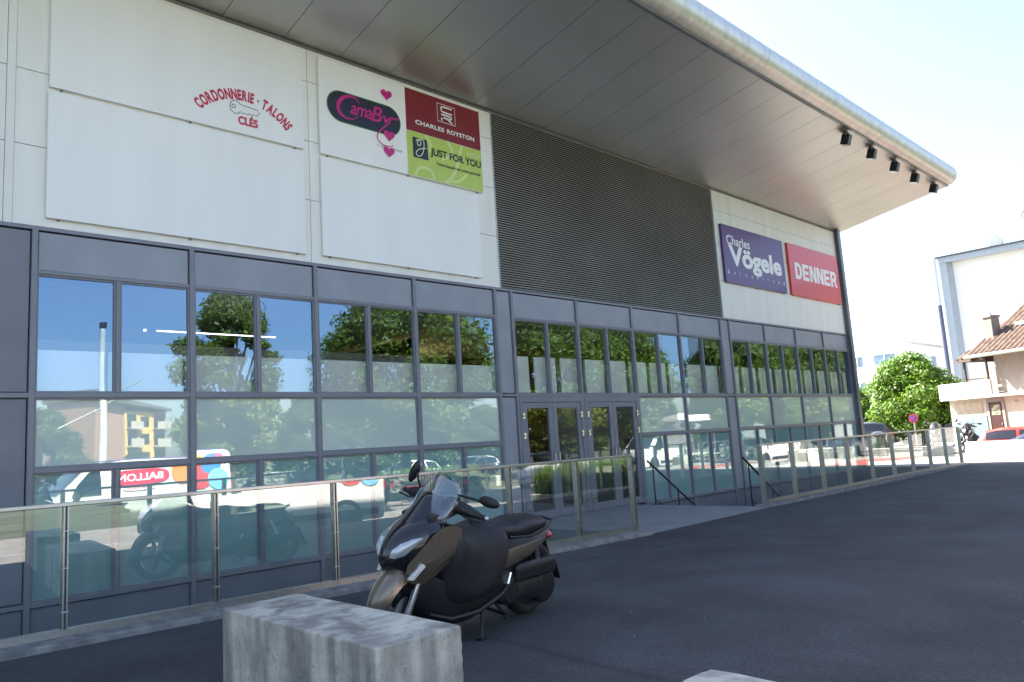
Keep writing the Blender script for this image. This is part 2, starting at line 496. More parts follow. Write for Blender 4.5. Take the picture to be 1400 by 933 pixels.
# half round eave in lengths
R_ = .32
jx = [26.38 - 3.05 * k for k in range(14)]
mb = MB()
prof = [(-3.56 - R_ * math.sin(t), 8.70 + R_ - R_ * math.cos(t)) for t in [math.pi * k / 20 for k in range(21)]]
prof += [(-3.40, 9.34), (-3.40, 8.72)]
for k in range(13):
    a, b = jx[k + 1] + .006, jx[k] - .006
    if k == 0: b = 26.30
    n = 6
    mb.loft([[(a + (b - a) * i / n, y, z) for y, z in prof] for i in range(n + 1)])
# inner joint strips and rounded end
for k in range(1, 13):
    pr = [(-3.56 + (y + 3.56) * .985, 9.02 + (z - 9.02) * .985) for y, z in prof]
    mb.loft([[(jx[k] - .02, y, z) for y, z in pr], [(jx[k] + .02, y, z) for y, z in pr]])
e0 = [(26.30, y, z) for y, z in prof]
e1 = [(26.36, -3.5 + (y + 3.5) * .93, 9.02 + (z - 9.02) * .93) for y, z in prof]
e2 = [(26.39, -3.5 + (y + 3.5) * .75, 9.02 + (z - 9.02) * .75) for y, z in prof]
mb.loft([e0, e1, e2])
mb.build('eave_tube', TUBE, BLD, smooth=50)

# white cladding: bays of panels with open joints
def cladding(x0, x1, zs, name='cladding'):
    mb = MB()
    g = .005
    for a, b in zip(zs[:-1], zs[1:]):
        mb.box(x0, x1, -0.022, 0.004, a + g, b - g)
    mb.build(name, WHITE, BLD)
zs = [WB, 5.465, 6.44, 7.45, SOF]
for a, b in ((-14, -10), (-9.99, -6), (-5.99, -2), (-1.99, 1.80), (1.90, 5.87), (5.88, 9.88)): cladding(a, b, zs)
cladding(18.02, 25.88, zs)
mb = MB(); mb.box(1.805, 1.895, -0.034, 0.003, WB, SOF - .01); mb.build('joint_strip', WHITE, BLD)
mb = MB(); mb.box(-14, 25.9, .03, .06, WB - .02, SOF); mb.build('backing_wall', mat('louvre backing', (.05, .05, .048), .8, var=0), BLD)
# louvre field
mb = MB()
n = 74
for k in range(n):
    z = WB + .03 + (SOF - WB - .08) * k / (n - 1)
    mb.prism([(-0.035, z - .012), (-0.030, z - .016), (0.012, z + .012), (0.008, z + .017)], lambda y, q: (9.90, y, q), lambda y, q: (18.0, y, q))
mb.build('louvre', LOUV, BLD)
for lx in (9.88, 18.0):
    mb = MB(); mb.box(lx, lx + .02, -.04, .02, WB, SOF - .02); mb.build('louvre_edge', mat('pale louvre edge', (.5, .5, .48), .4, metal=.3), BLD)
mb = MB(); mb.box(-14, 25.9, -0.045, .02, WB - .05, WB - .004); mb.build('drip_flashing', FRAME, BLD)

# window front ------------------------------------------------------------
FD0, FD1 = -0.05, 0.06        # depth of the frame section
def mull(x, z0, z1, wd=.065, d=0.0, name='mullion'):
    mb = MB(); mb.box(x - wd / 2, x + wd / 2, FD0 - d, FD1, z0, z1); mb.build(name, FRAME, BLD, bevel=.004, bseg=1)
def pane(x0, x1, z0, z1, gm, fr=.022):
    """one window: a slim frame carrying its glass"""
    f = MB()
    y0, y1 = -0.028, 0.03
    f.box(x0, x0 + fr, y0, y1, z0, z1); f.box(x1 - fr, x1, y0, y1, z0, z1)
    f.box(x0 + fr, x1 - fr, y0, y1, z0, z0 + fr); f.box(x0 + fr, x1 - fr, y0, y1, z1 - fr, z1)
    fo = f.build('window', FRAME, BLD)
    g = MB()
    a, b, c, d = [random.uniform(-.0022, .0022) for _ in range(4)]
    g.face([(x0 + fr, a, z0 + fr), (x1 - fr, b, z0 + fr), (x1 - fr, c, z1 - fr), (x0 + fr, a + c - b, z1 - fr)])
    g.build('pane', gm, fo)
def spandrel(x0, x1, z0, z1, m=SPAN, name='spandrel_panel'):
    mb = MB(); mb.box(x0 + .012, x1 - .012, -0.012, .03, z0 + .012, z1 - .012); mb.build(name, m, BLD, bevel=.003, bseg=1)
def rail(x0, x1, z, h=.06, d=.0, name='transom'):
    mb = MB(); mb.box(x0, x1, FD0 + .003 - d, FD1 - .003, z - h / 2, z + h / 2); mb.build(name, FRAME, BLD, bevel=.004, bseg=1)
HW = .0325
def bay(a, b, lower=True, mid=True):
    """one module between mullion centres a and b"""
    x0, x1 = a + HW, b - HW
    c = (a + b) / 2
    spandrel(x0, x1, WT + .02, WB - .055)
    rail(x0, x1, WT, .05)
    mull(c, T1 + .03, WT - .025, .05)
    pane(x0, c - .025, T1 + .03, WT - .025, GL_UP)
    pane(c + .025, x1, T1 + .03, WT - .025, GL_UP)
    rail(x0, x1, T1)
    if mid: pane(x0, x1, T2 + .03, T1 - .03, GL_MID)
    if lower:
        rail(x0, x1, T2)
        mull(c, GB + .03, T2 - .03, .05)
        pane(x0, c - .025, GB + .03, T2 - .03, GL_LOW)
        pane(c + .025, x1, GB + .03, T2 - .03, GL_LOW)
        rail(x0, x1, GB)
        spandrel(x0, x1, -1.68, GB - .03, DARKP, 'base_panel')
for a, b in ((m0, m1), (m1, m2), (m2, m3_), (m3_, m4), (d2, m7), (m7, q2a), (q2b, m9), (m9, m10), (m10, m11), (m11, XE)): bay(a, b)
for x in (m0, m1, m2, m3_, m4, p1b, m7, q2a, q2b, m9, m10, m11, XE): mull(x, -1.7, WB - .05)
# blind dark bays at the left end
for a, b in ((.22, m0), (-1.7, .22), (-3.6, -1.7)):
    spandrel(a + HW, b - HW, T1 + .03, WB - .055, DARKP, 'blind_panel')
    rail(a + HW, b - HW, T1)
    spandrel(a + HW, b - HW, GB + .03, T1 - .03, DARKP, 'blind_panel')
    rail(a + HW, b - HW, GB, .05)
    spandrel(a + HW, b - HW, -1.68, GB - .03, DARKP, 'base_panel')
for x in (.22, -1.7, -3.6): mull(x, -1.7, WB - .05)
mb = MB(); mb.box(-14, -3.64, -.01, .04, -1.7, WB - .05); mb.build('blind_panel', DARKP, BLD)
# grey piers
for a, b in ((m4, p1b), (q2a, q2b)):
    spandrel(a + HW, b - HW, T1 + .03, WB - .055, SPAN, 'pier_panel')
    rail(a + HW, b - HW, T1, .05)
    spandrel(a + HW, b - HW, GB - .02, T1 - .03, SPAN, 'pier_panel')
    spandrel(a + HW, b - HW, -1.68, GB - .02, DARKP, 'base_panel')
# the two pairs of doors
def door_bay(a, b, xl):
    x0, x1 = a + HW, b - HW
    bay(a, b, lower=False, mid=False)
    fr = MB()
    fr.box(x0, x0 + .07, -0.06, .05, 0.01, T1 - .03); fr.box(x1 - .07, x1, -0.06, .05, 0.01, T1 - .03)
    fr.box(x0 + .07, x1 - .07, -0.06, .05, T1 - .14, T1 - .03)
    fr.build('door_frame', FRAME, BLD, bevel=.003, bseg=1)
    c = (x0 + x1) / 2
    for s, (l, r) in enumerate(((x0 + .075, c - .004), (c + .004, x1 - .075))):
        st = .115
        lf = MB()
        lf.box(l, l + st, -0.045, .02, 0.015, T1 - .145); lf.box(r - st, r, -0.045, .02, 0.015, T1 - .145)
        lf.box(l + st, r - st, -0.045, .02, 0.015, .16); lf.box(l + st, r - st, -0.045, .02, T1 - .255, T1 - .145)
        lo = lf.build('door', FRAME, BLD, bevel=.003, bseg=1)
        g = MB(); aa = random.uniform(-.002, .002); bb = random.uniform(-.002, .002)
        g.face([(l + st, -.012 + aa, .16), (r - st, -.012 + bb, .16), (r - st, -.012 + bb, T1 - .255), (l + st, -.012 + aa, T1 - .255)])
        g.build('pane', GL_DOOR, lo)
        hx = x0 + .075 if s == 0 else x1 - .075
        for z in (1.98, 1.60, .22):
            h = MB()
            h.tube([(hx, -.075, z - .06), (hx, -.075, z + .06)], .013, 8)
            h.box(hx - .05, hx + .05, -.070, -.055, z - .055, z - .02); h.box(hx - .045, hx + .055, -.070, -.055, z + .015, z + .055)
            h.build('hinge', CHROME, lo)
        hd = MB(); px = c - .06 if s == 0 else c + .06
        hd.tube([(px, -.05, .95), (px, -.10, .95), (px, -.10, 1.25), (px, -.05, 1.25)], .012, 8)
        hd.build('handle', STEEL, lo)
door_bay(p1b, d1, 0); door_bay(d1, d2, 0)
mull(d1, 0.0, WB - .05); mull(d2, -1.7, WB - .05)
# boards standing behind the upper glass
x = -3.5
def boards(x0, x1, wd, gap, top, y, z0=1.6):
    x = x0
    while x < x1 - .2:
        e = min(x + wd, x1)
        mb = MB(); mb.box(x, e, y, y + .03, z0, top); mb.build('display_board', BOARDIN, BLD)
        x = e + gap
boards(m0 - .1, m4 + .1, .93, .05, 2.95, .13)
boards(p1b - .1, d2 - .1, .62, .16, 3.16, .13, 2.43)
boards(d2, q2a + .3, .62, .16, 3.16, .13)
boards(q2b - .2, XE - .1, .72, .22, 3.16, .13)
mb = MB(); mb.box(-3, 25.8, .9, 1.1, 2.3, 2.42); mb.build('inner_beam', WALLIN, BLD)
# security camera sized sensor at the lobby and a door mat stay out of view

# ------------------------------------------------------------------ railings
def railing(name, A, B, n, z0, z1, label, xs=None):
    A = Vector(A); B = Vector(B)
    d = (B - A); L = d.length; d.normalize()
    t = empty(name, A, math.atan2(d.y, d.x), label, 'railing')
    mb = MB(); mb.box(0, L, -.025, .025, z1 - .036, z1); mb.build('handrail', STEEL, t, bevel=.006)
    mb = MB(); mb.box(0, L, -.04, -.02, z0, z0 + .06); mb.box(0, L, .02, .04, z0, z0 + .06); mb.box(0, L, -.02, .02, z0, z0 + .02); mb.build('base_channel', STEEL, t)
    P_ = [(q - A.x) / d.x for q in xs] if xs else [L * i / n for i in range(n + 1)]
    n = len(P_) - 1
    for x in P_:
        x = min(max(x, .03), L - .03)
        mb = MB()
        mb.box(x - .021, x - .009, -.045, .045, z0 - .03, z1 - .037); mb.box(x + .009, x + .021, -.045, .045, z0 - .03, z1 - .037)
        for z in (z0 + .2, (z0 + z1) / 2, z1 - .25): mb.tube([(x - .03, -.03, z), (x + .03, -.03, z)], .011, 8)
        mb.build('post', STEEL, t)
    for i in range(n):
        a, b = P_[i] + .012, P_[i + 1] - .012
        e = random.uniform(-.0015, .0015)
        mb = MB()
        mb.face([(a, 0, z0 + .022), (b, e, z0 + .022), (b, e, z1 - .037), (a, 0, z1 - .037)])
        mb.build('glass_panel', GL_RAIL, t)
    return t
railing('glass_railing', (-3.36, ry(-3.36), 0), (9.45, ry(9.45), 0), 10, .055, 1.19, 'steel and glass railing on the kerb behind the parked scooter, left of the entrance', [-3.36, -2.05, -.74, .56, 1.87, 3.17, 4.46, 5.72, 6.98, 8.23, 9.45])
railing('glass_railing', (13.55, -3.06, 0), (25.35, -3.16, 0), 9, .05, 1.165, 'steel and glass railing right of the entrance, running to the building corner')
for y, lab in ((-0.42, 'sloping dark handrail of the steps, close against the windows beside the doors'), (-2.7, 'sloping dark handrail of the steps, just behind the end of the right glass railing')):
    t = empty('stair_handrail', (13.58, y, 0), 0, lab, 'handrail')
    mb = MB(); mb.tube([(0.0, 0, .92), (2.3, 0, -.60)], .022, 10); mb.build('rail', BLACKM, t, smooth=60)
    for x in (.18, 1.05, 2.1):
        zt = .92 - x * .661
        mb = MB(); mb.tube([(x, 0, zt), (x, 0, zt - 1.0)], .016, 8); mb.build('post', BLACKM, t, smooth=60)
    mb = MB(); mb.tube([(0.18, 0, .10), (2.1, 0, -1.17)], .012, 8); mb.build('lower_bar', BLACKM, t, smooth=60)

# ------------------------------------------------------------------ canopy floodlights
fl = None
names = ['black floodlight under the canopy edge, farthest from the end corner', 'black floodlight under the canopy edge, second from the left', 'black floodlight under the canopy edge, middle one of five', 'black floodlight under the canopy edge, second from the end corner', 'black floodlight under the canopy edge, nearest the end corner']
for k, x in enumerate((18.95, 20.58, 22.23, 23.82, 25.47)):
    if fl is None:
        fl = empty('floodlight', (x, -3.42, 8.66), 0)
        mb = MB(); Mx = Matrix.Translation((0, .02, -.16)) @ Matrix.Rotation(rad(18), 4, 'X')
        mb.box(-.09, .09, -.10, .10, -.14, .12, Mx); mb.build('housing', BLACKM, fl, bevel=.012)
        mb = MB(); mb.box(-.115, -.10, -.02, .02, -.16, .0); mb.box(.10, .115, -.02, .02, -.16, .0); mb.box(-.115, .115, -.02, .02, .0, .025); mb.build('bracket', BLACKM, fl)
        mb = MB(); mb.box(-.07, .07, -.08, .08, -.146, -.139, Mx); mb.build('lens', mat('lamp lens', (.35, .35, .36), .1), fl)
        o = fl
    else:
        o = copy_tree(fl); o.location = (x, -3.42, 8.66)
    tag(o, names[k], 'floodlight', 'floodlights under the canopy edge')
# ------------------------------------------------------------------ lettering helpers (flat letters standing on the XZ plane, facing -Y)
def text_mesh(s, bold=0.0, shear=0.0, spacing=1.0):
    cu = bpy.data.curves.new('lettering', 'FONT')
    cu.body = s; cu.size = 1; cu.offset = bold; cu.shear = shear; cu.space_character = spacing
    cu.resolution_u = 6
    o = bpy.data.objects.new('lettering', cu)
    COL.objects.link(o)
    bpy.context.view_layer.update()
    dg = bpy.context.evaluated_depsgraph_get()
    me = bpy.data.meshes.new_from_object(o.evaluated_get(dg))
    bpy.data.objects.remove(o); bpy.data.curves.remove(cu)
    return me
def text_data(s, **k):
    me = text_mesh(s, **k)
    v = np.zeros(len(me.vertices) * 3); me.vertices.foreach_get('co', v); v = v.reshape(-1, 3)
    f = [list(p.vertices) for p in me.polygons]
    bpy.data.meshes.remove(me)
    return v, f
def add_flat(mb, v2, faces, T):
    """v2: Nx2; T maps (x, z) to a 3d point"""
    vs = [mb.bm.verts.new(T(p[0], p[1])) for p in v2]
    for f in faces:
        try:
            q = mb.bm.faces.new([vs[i] for i in f]); q.material_index = mb.mi
        except ValueError: pass
def fit_text(mb, s, x0, z0, wd, h, y, T=None, **k):
    v, f = text_data(s, **k)
    lo = v.min(0); hi = v.max(0)
    p = np.c_[x0 + (v[:, 0] - lo[0]) / (hi[0] - lo[0]) * wd, z0 + (v[:, 1] - lo[1]) / (hi[1] - lo[1]) * h]
    add_flat(mb, p, f, T or (lambda a, b: (a, y, b)))
def stroke(mb, pts, wd, y, T=None, closed=False):
    T = T or (lambda a, b: (a, y, b))
    pts = [Vector((p[0], p[1])) for p in pts]
    n = len(pts)
    ws = wd if isinstance(wd, (list, tuple)) else [wd] * n
    L, Rr = [], []
    for i, p in enumerate(pts):
        if closed: d = pts[(i + 1) % n] - pts[i - 1]
        else: d = pts[min(i + 1, n - 1)] - pts[max(i - 1, 0)]
        if d.length < 1e-9: d = Vector((1, 0))
        d.normalize(); q = Vector((-d.y, d.x)) * ws[i] / 2
        L.append(mb.bm.verts.new(T(*(p + q)))); Rr.append(mb.bm.verts.new(T(*(p - q))))
    for i in range(n if closed else n - 1):
        j = (i + 1) % n
        f = mb.bm.faces.new((L[i], Rr[i], Rr[j], L[j])); f.material_index = mb.mi
def bez(P, n=24):
    """smooth curve through the given points (Catmull-Rom)"""
    P = [Vector(p) for p in P]; P = [2 * P[0] - P[1]] + P + [2 * P[-1] - P[-2]]
    out = []
    for i in range(1, len(P) - 2):
        for k in range(n // 3):
            t = k / (n // 3)
            a, b, c, d = P[i - 1:i + 3]
            out.append(tuple(.5 * (2 * b + (c - a) * t + (2 * a - 5 * b + 4 * c - d) * t * t + (3 * b - a - 3 * c + d) * t ** 3)))
    out.append(tuple(P[-2]))
    return out
def poly(mb, pts, y, T=None):
    T = T or (lambda a, b: (a, y, b))
    vs = [mb.bm.verts.new(T(*p)) for p in pts]
    f = mb.bm.faces.new(vs); f.material_index = mb.mi
def disc(mb, cx, cz, rx, rz, y, T=None, n=32):
    poly(mb, [(cx + rx * math.cos(2 * math.pi * k / n), cz + rz * math.sin(2 * math.pi * k / n)) for k in range(n)], y, T)

def signboard(x0, x1, z0, z1, label, m=BOARD, depth=.05, name='sign_board', group=None, y=-.03):
    t = empty(name, (x0, y, z0), 0, label, 'sign', group)
    mb = MB(); mb.box(0, x1 - x0, -depth, 0, 0, z1 - z0); mb.build('board', m, t, bevel=.004, bseg=1)
    for fx in (.04, .5, .96):
        mb = MB(); mb.box((x1 - x0) * fx - .014, (x1 - x0) * fx + .014, -depth + .01, 0, -.018, -.002); mb.build('fixing', FRAME, t)
    return t
def on(t):           # local -> drawing in world facade coordinates
    return -t.location.x, -t.location.z

RED = mat('red lettering', (.55, .02, .07), .4, var=0)
INK = mat('black ink', (.015, .015, .02), .4, var=0)
PINK = mat('magenta print', (.55, .012, .20), .35, var=0)
WHITEP = mat('white print', (.85, .85, .85), .4, var=0)
GREYP = mat('grey print', (.35, .35, .33), .5, var=0)

# board 1: cobbler and key cutter
B1 = signboard(2.25, 5.76, 6.265, 7.92, 'large white board with arched red CORDONNERIE - TALONS lettering and a key')
ox, oz = on(B1); Y = -.0535
TT = lambda a, b: (a + ox, Y, b + oz)
mb = MB()
s = 'CORDONNERIE - TALONS'
cx, Rr = 4.80, 1.03
cz = 6.95 - Rr
HG = .17
gl_ = []
for ch in s:
    if ch == ' ': gl_.append((ch, None, None, .055)); continue
    v, f = text_data(ch, bold=.05)
    lo, hi = v.min(0), v.max(0)
    if ch == '-': gl_.append((ch, np.c_[(v[:, 0] - lo[0]) / (hi[0] - lo[0]) * .06, .07 + (v[:, 1] - lo[1]) / (hi[1] - lo[1]) * .03], f, .06)); continue
    k_ = HG / (hi[1] - lo[1])
    gl_.append((ch, np.c_[(v[:, 0] - lo[0]) * k_, (v[:, 1] - lo[1]) * k_], f, (hi[0] - lo[0]) * k_))
gap_ = .018
tot = sum(g[3] + gap_ for g in gl_) - gap_
span = rad(99); kx = span * (Rr - HG / 2) / tot
acc = 0
for ch, p, f, wd_ in gl_:
    th = -span / 2 + span * (acc + wd_ / 2) / tot; acc += wd_ + gap_
    if p is None: continue
    px = (p[:, 0] - wd_ / 2) * kx
    r = Rr - HG + p[:, 1]
    add_flat(mb, np.c_[cx + px * math.cos(th) + r * math.sin(th), cz - px * math.sin(th) + r * math.cos(th)], f, TT)
mb.build('lettering', RED, B1)
mb = MB(); fit_text(mb, 'CL\u00c9S', 4.69, 6.40, .31, .165, 0, TT, bold=.045)
mb.build('lettering', RED, B1)
mb = MB()
KX, KZ = 4.655, 6.655
head = [(KX + .085 * math.cos(t), KZ + .10 * math.sin(t)) for t in [rad(38) + rad(290) * k / 24 for k in range(25)]]
key = head + [(4.77, 6.57), (4.80, 6.595), (4.84, 6.575), (4.87, 6.605), (4.91, 6.58), (4.94, 6.61), (4.97, 6.59), (5.03, 6.64), (4.99, 6.695), (4.79, 6.705)]
stroke(mb, key + [head[0]], .010, 0, TT)
stroke(mb, [(KX - .03 + .026 * math.cos(2 * math.pi * k / 16), KZ + .005 + .03 * math.sin(2 * math.pi * k / 16)) for k in range(16)], .010, 0, TT, True)
mb.build('key_drawing', INK, B1)
# board 2, blank
signboard(2.24, 5.76, 4.56, 6.215, 'large blank white board below the red cobbler lettering')
# board 3 with three prints
B3 = signboard(6.05, 9.545, 6.265, 7.91, 'white board with black and pink pill logo beside dark red and lime panels')
ox, oz = on(B3)
TT = lambda a, b: (a + ox, Y, b + oz)
T2_ = lambda a, b: (a + ox, Y - .004, b + oz)
T3_ = lambda a, b: (a + ox, Y - .008, b + oz)
px0, px1, pz0, pz1 = 6.20, 7.64, 6.90, 7.42
def pill(g):
    r = (pz1 - pz0) / 2 + g; c0, c1 = px0 + (pz1 - pz0) / 2, px1 - (pz1 - pz0) / 2; zc = (pz0 + pz1) / 2
    return [(c1 + r * math.cos(t), zc + r * math.sin(t)) for t in [-math.pi / 2 + math.pi * k / 16 for k in range(17)]] + \
           [(c0 + r * math.cos(t), zc + r * math.sin(t)) for t in [math.pi / 2 + math.pi * k / 16 for k in range(17)]]
mb = MB(); poly(mb, pill(.016), 0, TT); mb.build('logo_border', mat('green edge', (.05, .28, .06), .5, var=0), B3)
mb = MB(); poly(mb, pill(0), 0, T2_); mb.build('logo_field', mat('blue black print', (.012, .012, .03), .35, var=0), B3)
mb = MB()
fit_text(mb, 'arna', 6.63, 7.08, .42, .165, 0, T3_, bold=.012, shear=.3, spacing=.92)
fit_text(mb, 'B', 7.03, 7.07, .24, .28, 0, T3_, bold=.012, shear=.3)
C = bez([(6.80, 7.29), (6.77, 7.36), (6.66, 7.39), (6.50, 7.33), (6.40, 7.19), (6.42, 7.05), (6.54, 6.985), (6.68, 7.00), (6.78, 7.07)])
nC = len(C)
stroke(mb, C, [.012 + .05 * math.sin(math.pi * min(1, i / nC * 1.05)) ** 2 for i in range(nC)], 0, T3_)
fit_text(mb, 'v', 7.275, 7.09, .19, .135, 0, T3_, bold=.016, shear=.25)
Ys = bez([(7.60, 7.245), (7.54, 7.22), (7.45, 7.21), (7.405, 7.12), (7.26, 6.98), (7.16, 6.86), (7.16, 6.76), (7.26, 6.69), (7.40, 6.69), (7.48, 6.73)])
stroke(mb, Ys, [.035 - .024 * i / len(Ys) for i in range(len(Ys))], 0, T3_)
mb.build('lettering', PINK, B3)
for hx, hz in ((7.37, 7.63), (7.395, 6.885), (7.38, 6.59)):
    hp = []; mb = MB()
    for k in range(40):
        t = 2 * math.pi * k / 40
        hp.append((hx + .0072 * 16 * math.sin(t) ** 3 * 1.0, hz + .0068 * (13 * math.cos(t) - 5 * math.cos(2 * t) - 2 * math.cos(3 * t) - math.cos(4 * t))))
    poly(mb, hp, 0, lambda a, b: (a + ox, Y - .010, b + oz)); mb.build('heart', PINK, B3)
mb = MB(); fit_text(mb, 'le c\u0153ur au f\u00e9minin', 7.14, 6.715 - .08, .52, .05, 0, T2_); mb.build('small_print', GREYP, B3)
mb = MB(); poly(mb, [(7.775, 7.105), (9.535, 7.105), (9.535, 7.90), (7.775, 7.90)], 0, TT); mb.build('red_panel', mat('dark red print', (.21, .008, .018), .3, var=.03, coat=.3), B3)
mb = MB(); poly(mb, [(7.775, 6.275), (9.54, 6.275), (9.54, 7.10), (7.775, 7.10)], 0, TT); mb.build('lime_panel', mat('lime green print', (.47, .60, .10), .35, var=.03), B3)
mb = MB()
a0, a1, b0, b1 = 8.50, 8.92, 7.45, 7.80
stroke(mb, [(a0, b0), (a1, b0), (a1, b1), (a0, b1)], .014, 0, T2_, True)
stroke(mb, bez([(8.85, 7.755), (8.66, 7.755), (8.60, 7.74), (8.59, 7.695), (8.62, 7.66), (8.70, 7.652), (8.85, 7.652)]), .030, 0, T2_)
stroke(mb, [(8.59, 7.60), (8.80, 7.60), (8.83, 7.585), (8.83, 7.56), (8.80, 7.545), (8.64, 7.545)], .030, 0, T2_)
stroke(mb, [(8.72, 7.54), (8.85, 7.475)], .030, 0, T2_); stroke(mb, [(8.60, 7.54), (8.60, 7.475)], .030, 0, T2_)
mb.build('monogram', WHITEP, B3)
mb = MB(); fit_text(mb, 'CHARLES', 7.98, 7.255, .66, .085, 0, T2_, bold=.03, spacing=1.1); mb.build('lettering', WHITEP, B3); mb = MB(); fit_text(mb, 'ROYSTON', 8.71, 7.255, .67, .085, 0, T2_, bold=.03, spacing=1.1)
mb.build('lettering', WHITEP, B3)
mb = MB()
for cpts, wd in (([(8.20, 7.095), (8.30, 6.95), (8.28, 6.80)], .06), ([(8.70, 7.095), (8.80, 6.95), (8.72, 6.80), (8.55, 6.72)], .06), ([(9.05, 7.095), (8.98, 6.85), (8.86, 6.55), (8.70, 6.34), (8.60, 6.29)], .07),
                 ([(7.93, 6.285), (8.0, 6.42), (8.15, 6.47), (8.30, 6.43), (8.36, 6.285)], .05), ([(8.72, 6.32), (8.95, 6.38), (9.15, 6.55)], .05)):
    stroke(mb, bez(cpts), wd, 0, lambda a, b: (a + ox, Y - .003, b + oz))
mb.build('swirl', mat('pale lime print', (.62, .72, .28), .35, var=0), B3)
mb = MB(); poly(mb, [(7.90, 6.62), (8.24, 6.62), (8.22, 7.0), (7.90, 7.0)], 0, lambda a, b: (a + ox, Y - .005, b + oz)); mb.build('logo_square', mat('navy print', (.012, .015, .04), .35, var=0), B3)
mb = MB(); stroke(mb, bez([(7.97, 6.93), (8.02, 6.97), (8.08, 6.93), (8.05, 6.86), (8.0, 6.88), (8.04, 6.97), (8.13, 6.98), (8.15, 6.90), (8.12, 6.75), (8.05, 6.66), (7.98, 6.67), (7.97, 6.73), (8.06, 6.80), (8.20, 6.84)]), .016, 0, T3_); mb.build('logo_script', mat('cream script', (.75, .8, .5), .4, var=0), B3); mb = MB(); fit_text(mb, 'INSTITUT', 9.17, 6.925, .33, .07, 0, T3_, bold=.01); mb.build('white_lettering', mat('cream print', (.75, .8, .5), .4, var=0), B3)
mb = MB(); fit_text(mb, 'JUST FOR YOU', 8.29, 6.70, 1.22, .185, 0, T3_, bold=.028); mb.build('dark_lettering', INK, B3); mb = MB(); fit_text(mb, 'Votre beaut\u00e9 est notre priorit\u00e9', 8.42, 6.555, 1.06, .085, 0, T3_, bold=.01); mb.build('small_lettering', INK, B3)
# board 4, blank
signboard(6.05, 9.40, 4.58, 6.215, 'large blank white board below the pill logo and lime panel')
# purple sign
B5 = signboard(18.25, 21.76, 5.445, 7.07, 'purple sign with large white lettering on the end wall', mat('purple sign face', (.075, .018, .16), .35, var=.06, scale=.7, coat=.15), .07)
ox, oz = on(B5); Y2 = -.0735
TT = lambda a, b: (a + ox, Y2, b + oz)
W5, H5 = 3.51, 1.625
mb = MB()
fit_text(mb, 'Charles', 18.25 + .06 * W5, 7.07 - .335 * H5, .36 * W5, .165 * H5, 0, TT, bold=.012)
mb.build('lettering', WHITEP, B5); mb = MB()
fit_text(mb, 'V\u00f6gele', 18.25 + .075 * W5, 7.07 - .80 * H5, .86 * W5, .46 * H5, 0, TT, bold=.040)
mb.build('lettering', WHITEP, B5); mb = MB()
for k, ch in enumerate('Switzerland'):
    hh = .095 if ch in 'Stld' else .07
    wd_ = {'i': .02, 'l': .02, 't': .05, 'r': .05}.get(ch, .075)
    if ch == 'i': hh = .095
    fit_text(mb, ch, 18.25 + W5 * (.035 + .0905 * k), 7.07 - .85 * H5, wd_, hh, 0, TT, bold=.02)
mb.build('lettering', WHITEP, B5)
# red sign
B6 = signboard(22.095, 25.68, 5.44, 7.08, 'bright red sign with heavy white capitals near the building corner', mat('red sign face', (.66, .028, .030), .30, var=.05, scale=.7, coat=.15), .07)
ox, oz = on(B6)
mb = MB(); TD = lambda a, b: (a + ox, Y2, b + oz)
LW, LH, st_, gp_ = .465, .53, .150, .044
lx, lz = 22.095 + .095 * 3.585, 7.08 - .672 * 1.64
for ch in 'DENNER':
    P = lambda *q: poly(mb, [(lx + a * LW, lz + b * LH) for a, b in q], 0, TD)
    s_ = st_ / LW; v_ = .22
    if ch == 'E': P((0, 0), (.95, 0), (.95, v_), (s_, v_), (s_, .39), (.88, .39), (.88, .60), (s_, .60), (s_, 1 - v_), (.95, 1 - v_), (.95, 1), (0, 1))
    elif ch == 'N': P((0, 0), (s_ * .95, 0), (s_ * .95, .60), (1 - s_ * 1.15, 0), (1, 0), (1, 1), (1 - s_ * .95, 1), (1 - s_ * .95, .42), (s_ * 1.15, 1), (0, 1))
    elif ch == 'D': stroke(mb, [(lx + (.5 * s_ + (a - .5 * s_)) * LW, lz + b * LH) for a, b in ((s_ / 2, .11), (.50, .11), (.68, .17), (.80, .32), (.83, .5), (.80, .68), (.68, .83), (.50, .89), (s_ / 2, .89))], [.118, .118, .13, .145, .15, .145, .13, .118, .118], 0, TD, False); P((0, 0), (s_ * .5, 0), (s_ * .5, 1), (0, 1)); P((s_ * .5, .222), (s_, .222), (s_, .778), (s_ * .5, .778))
    else:
        P((0, 0), (s_, 0), (s_, .36), (.52, .36), (.72, 0), (1.04, 0), (.80, .42), (.93, .54), (.97, .69), (.93, .85), (.80, .96), (.62, 1), (0, 1), (0, .80), (.58, .80), (.66, .76), (.68, .69), (.66, .61), (.58, .57), (s_, .57), (s_, .795), (0, .795))
    lx += LW + gp_
mb.build('lettering', WHITEP, B6)

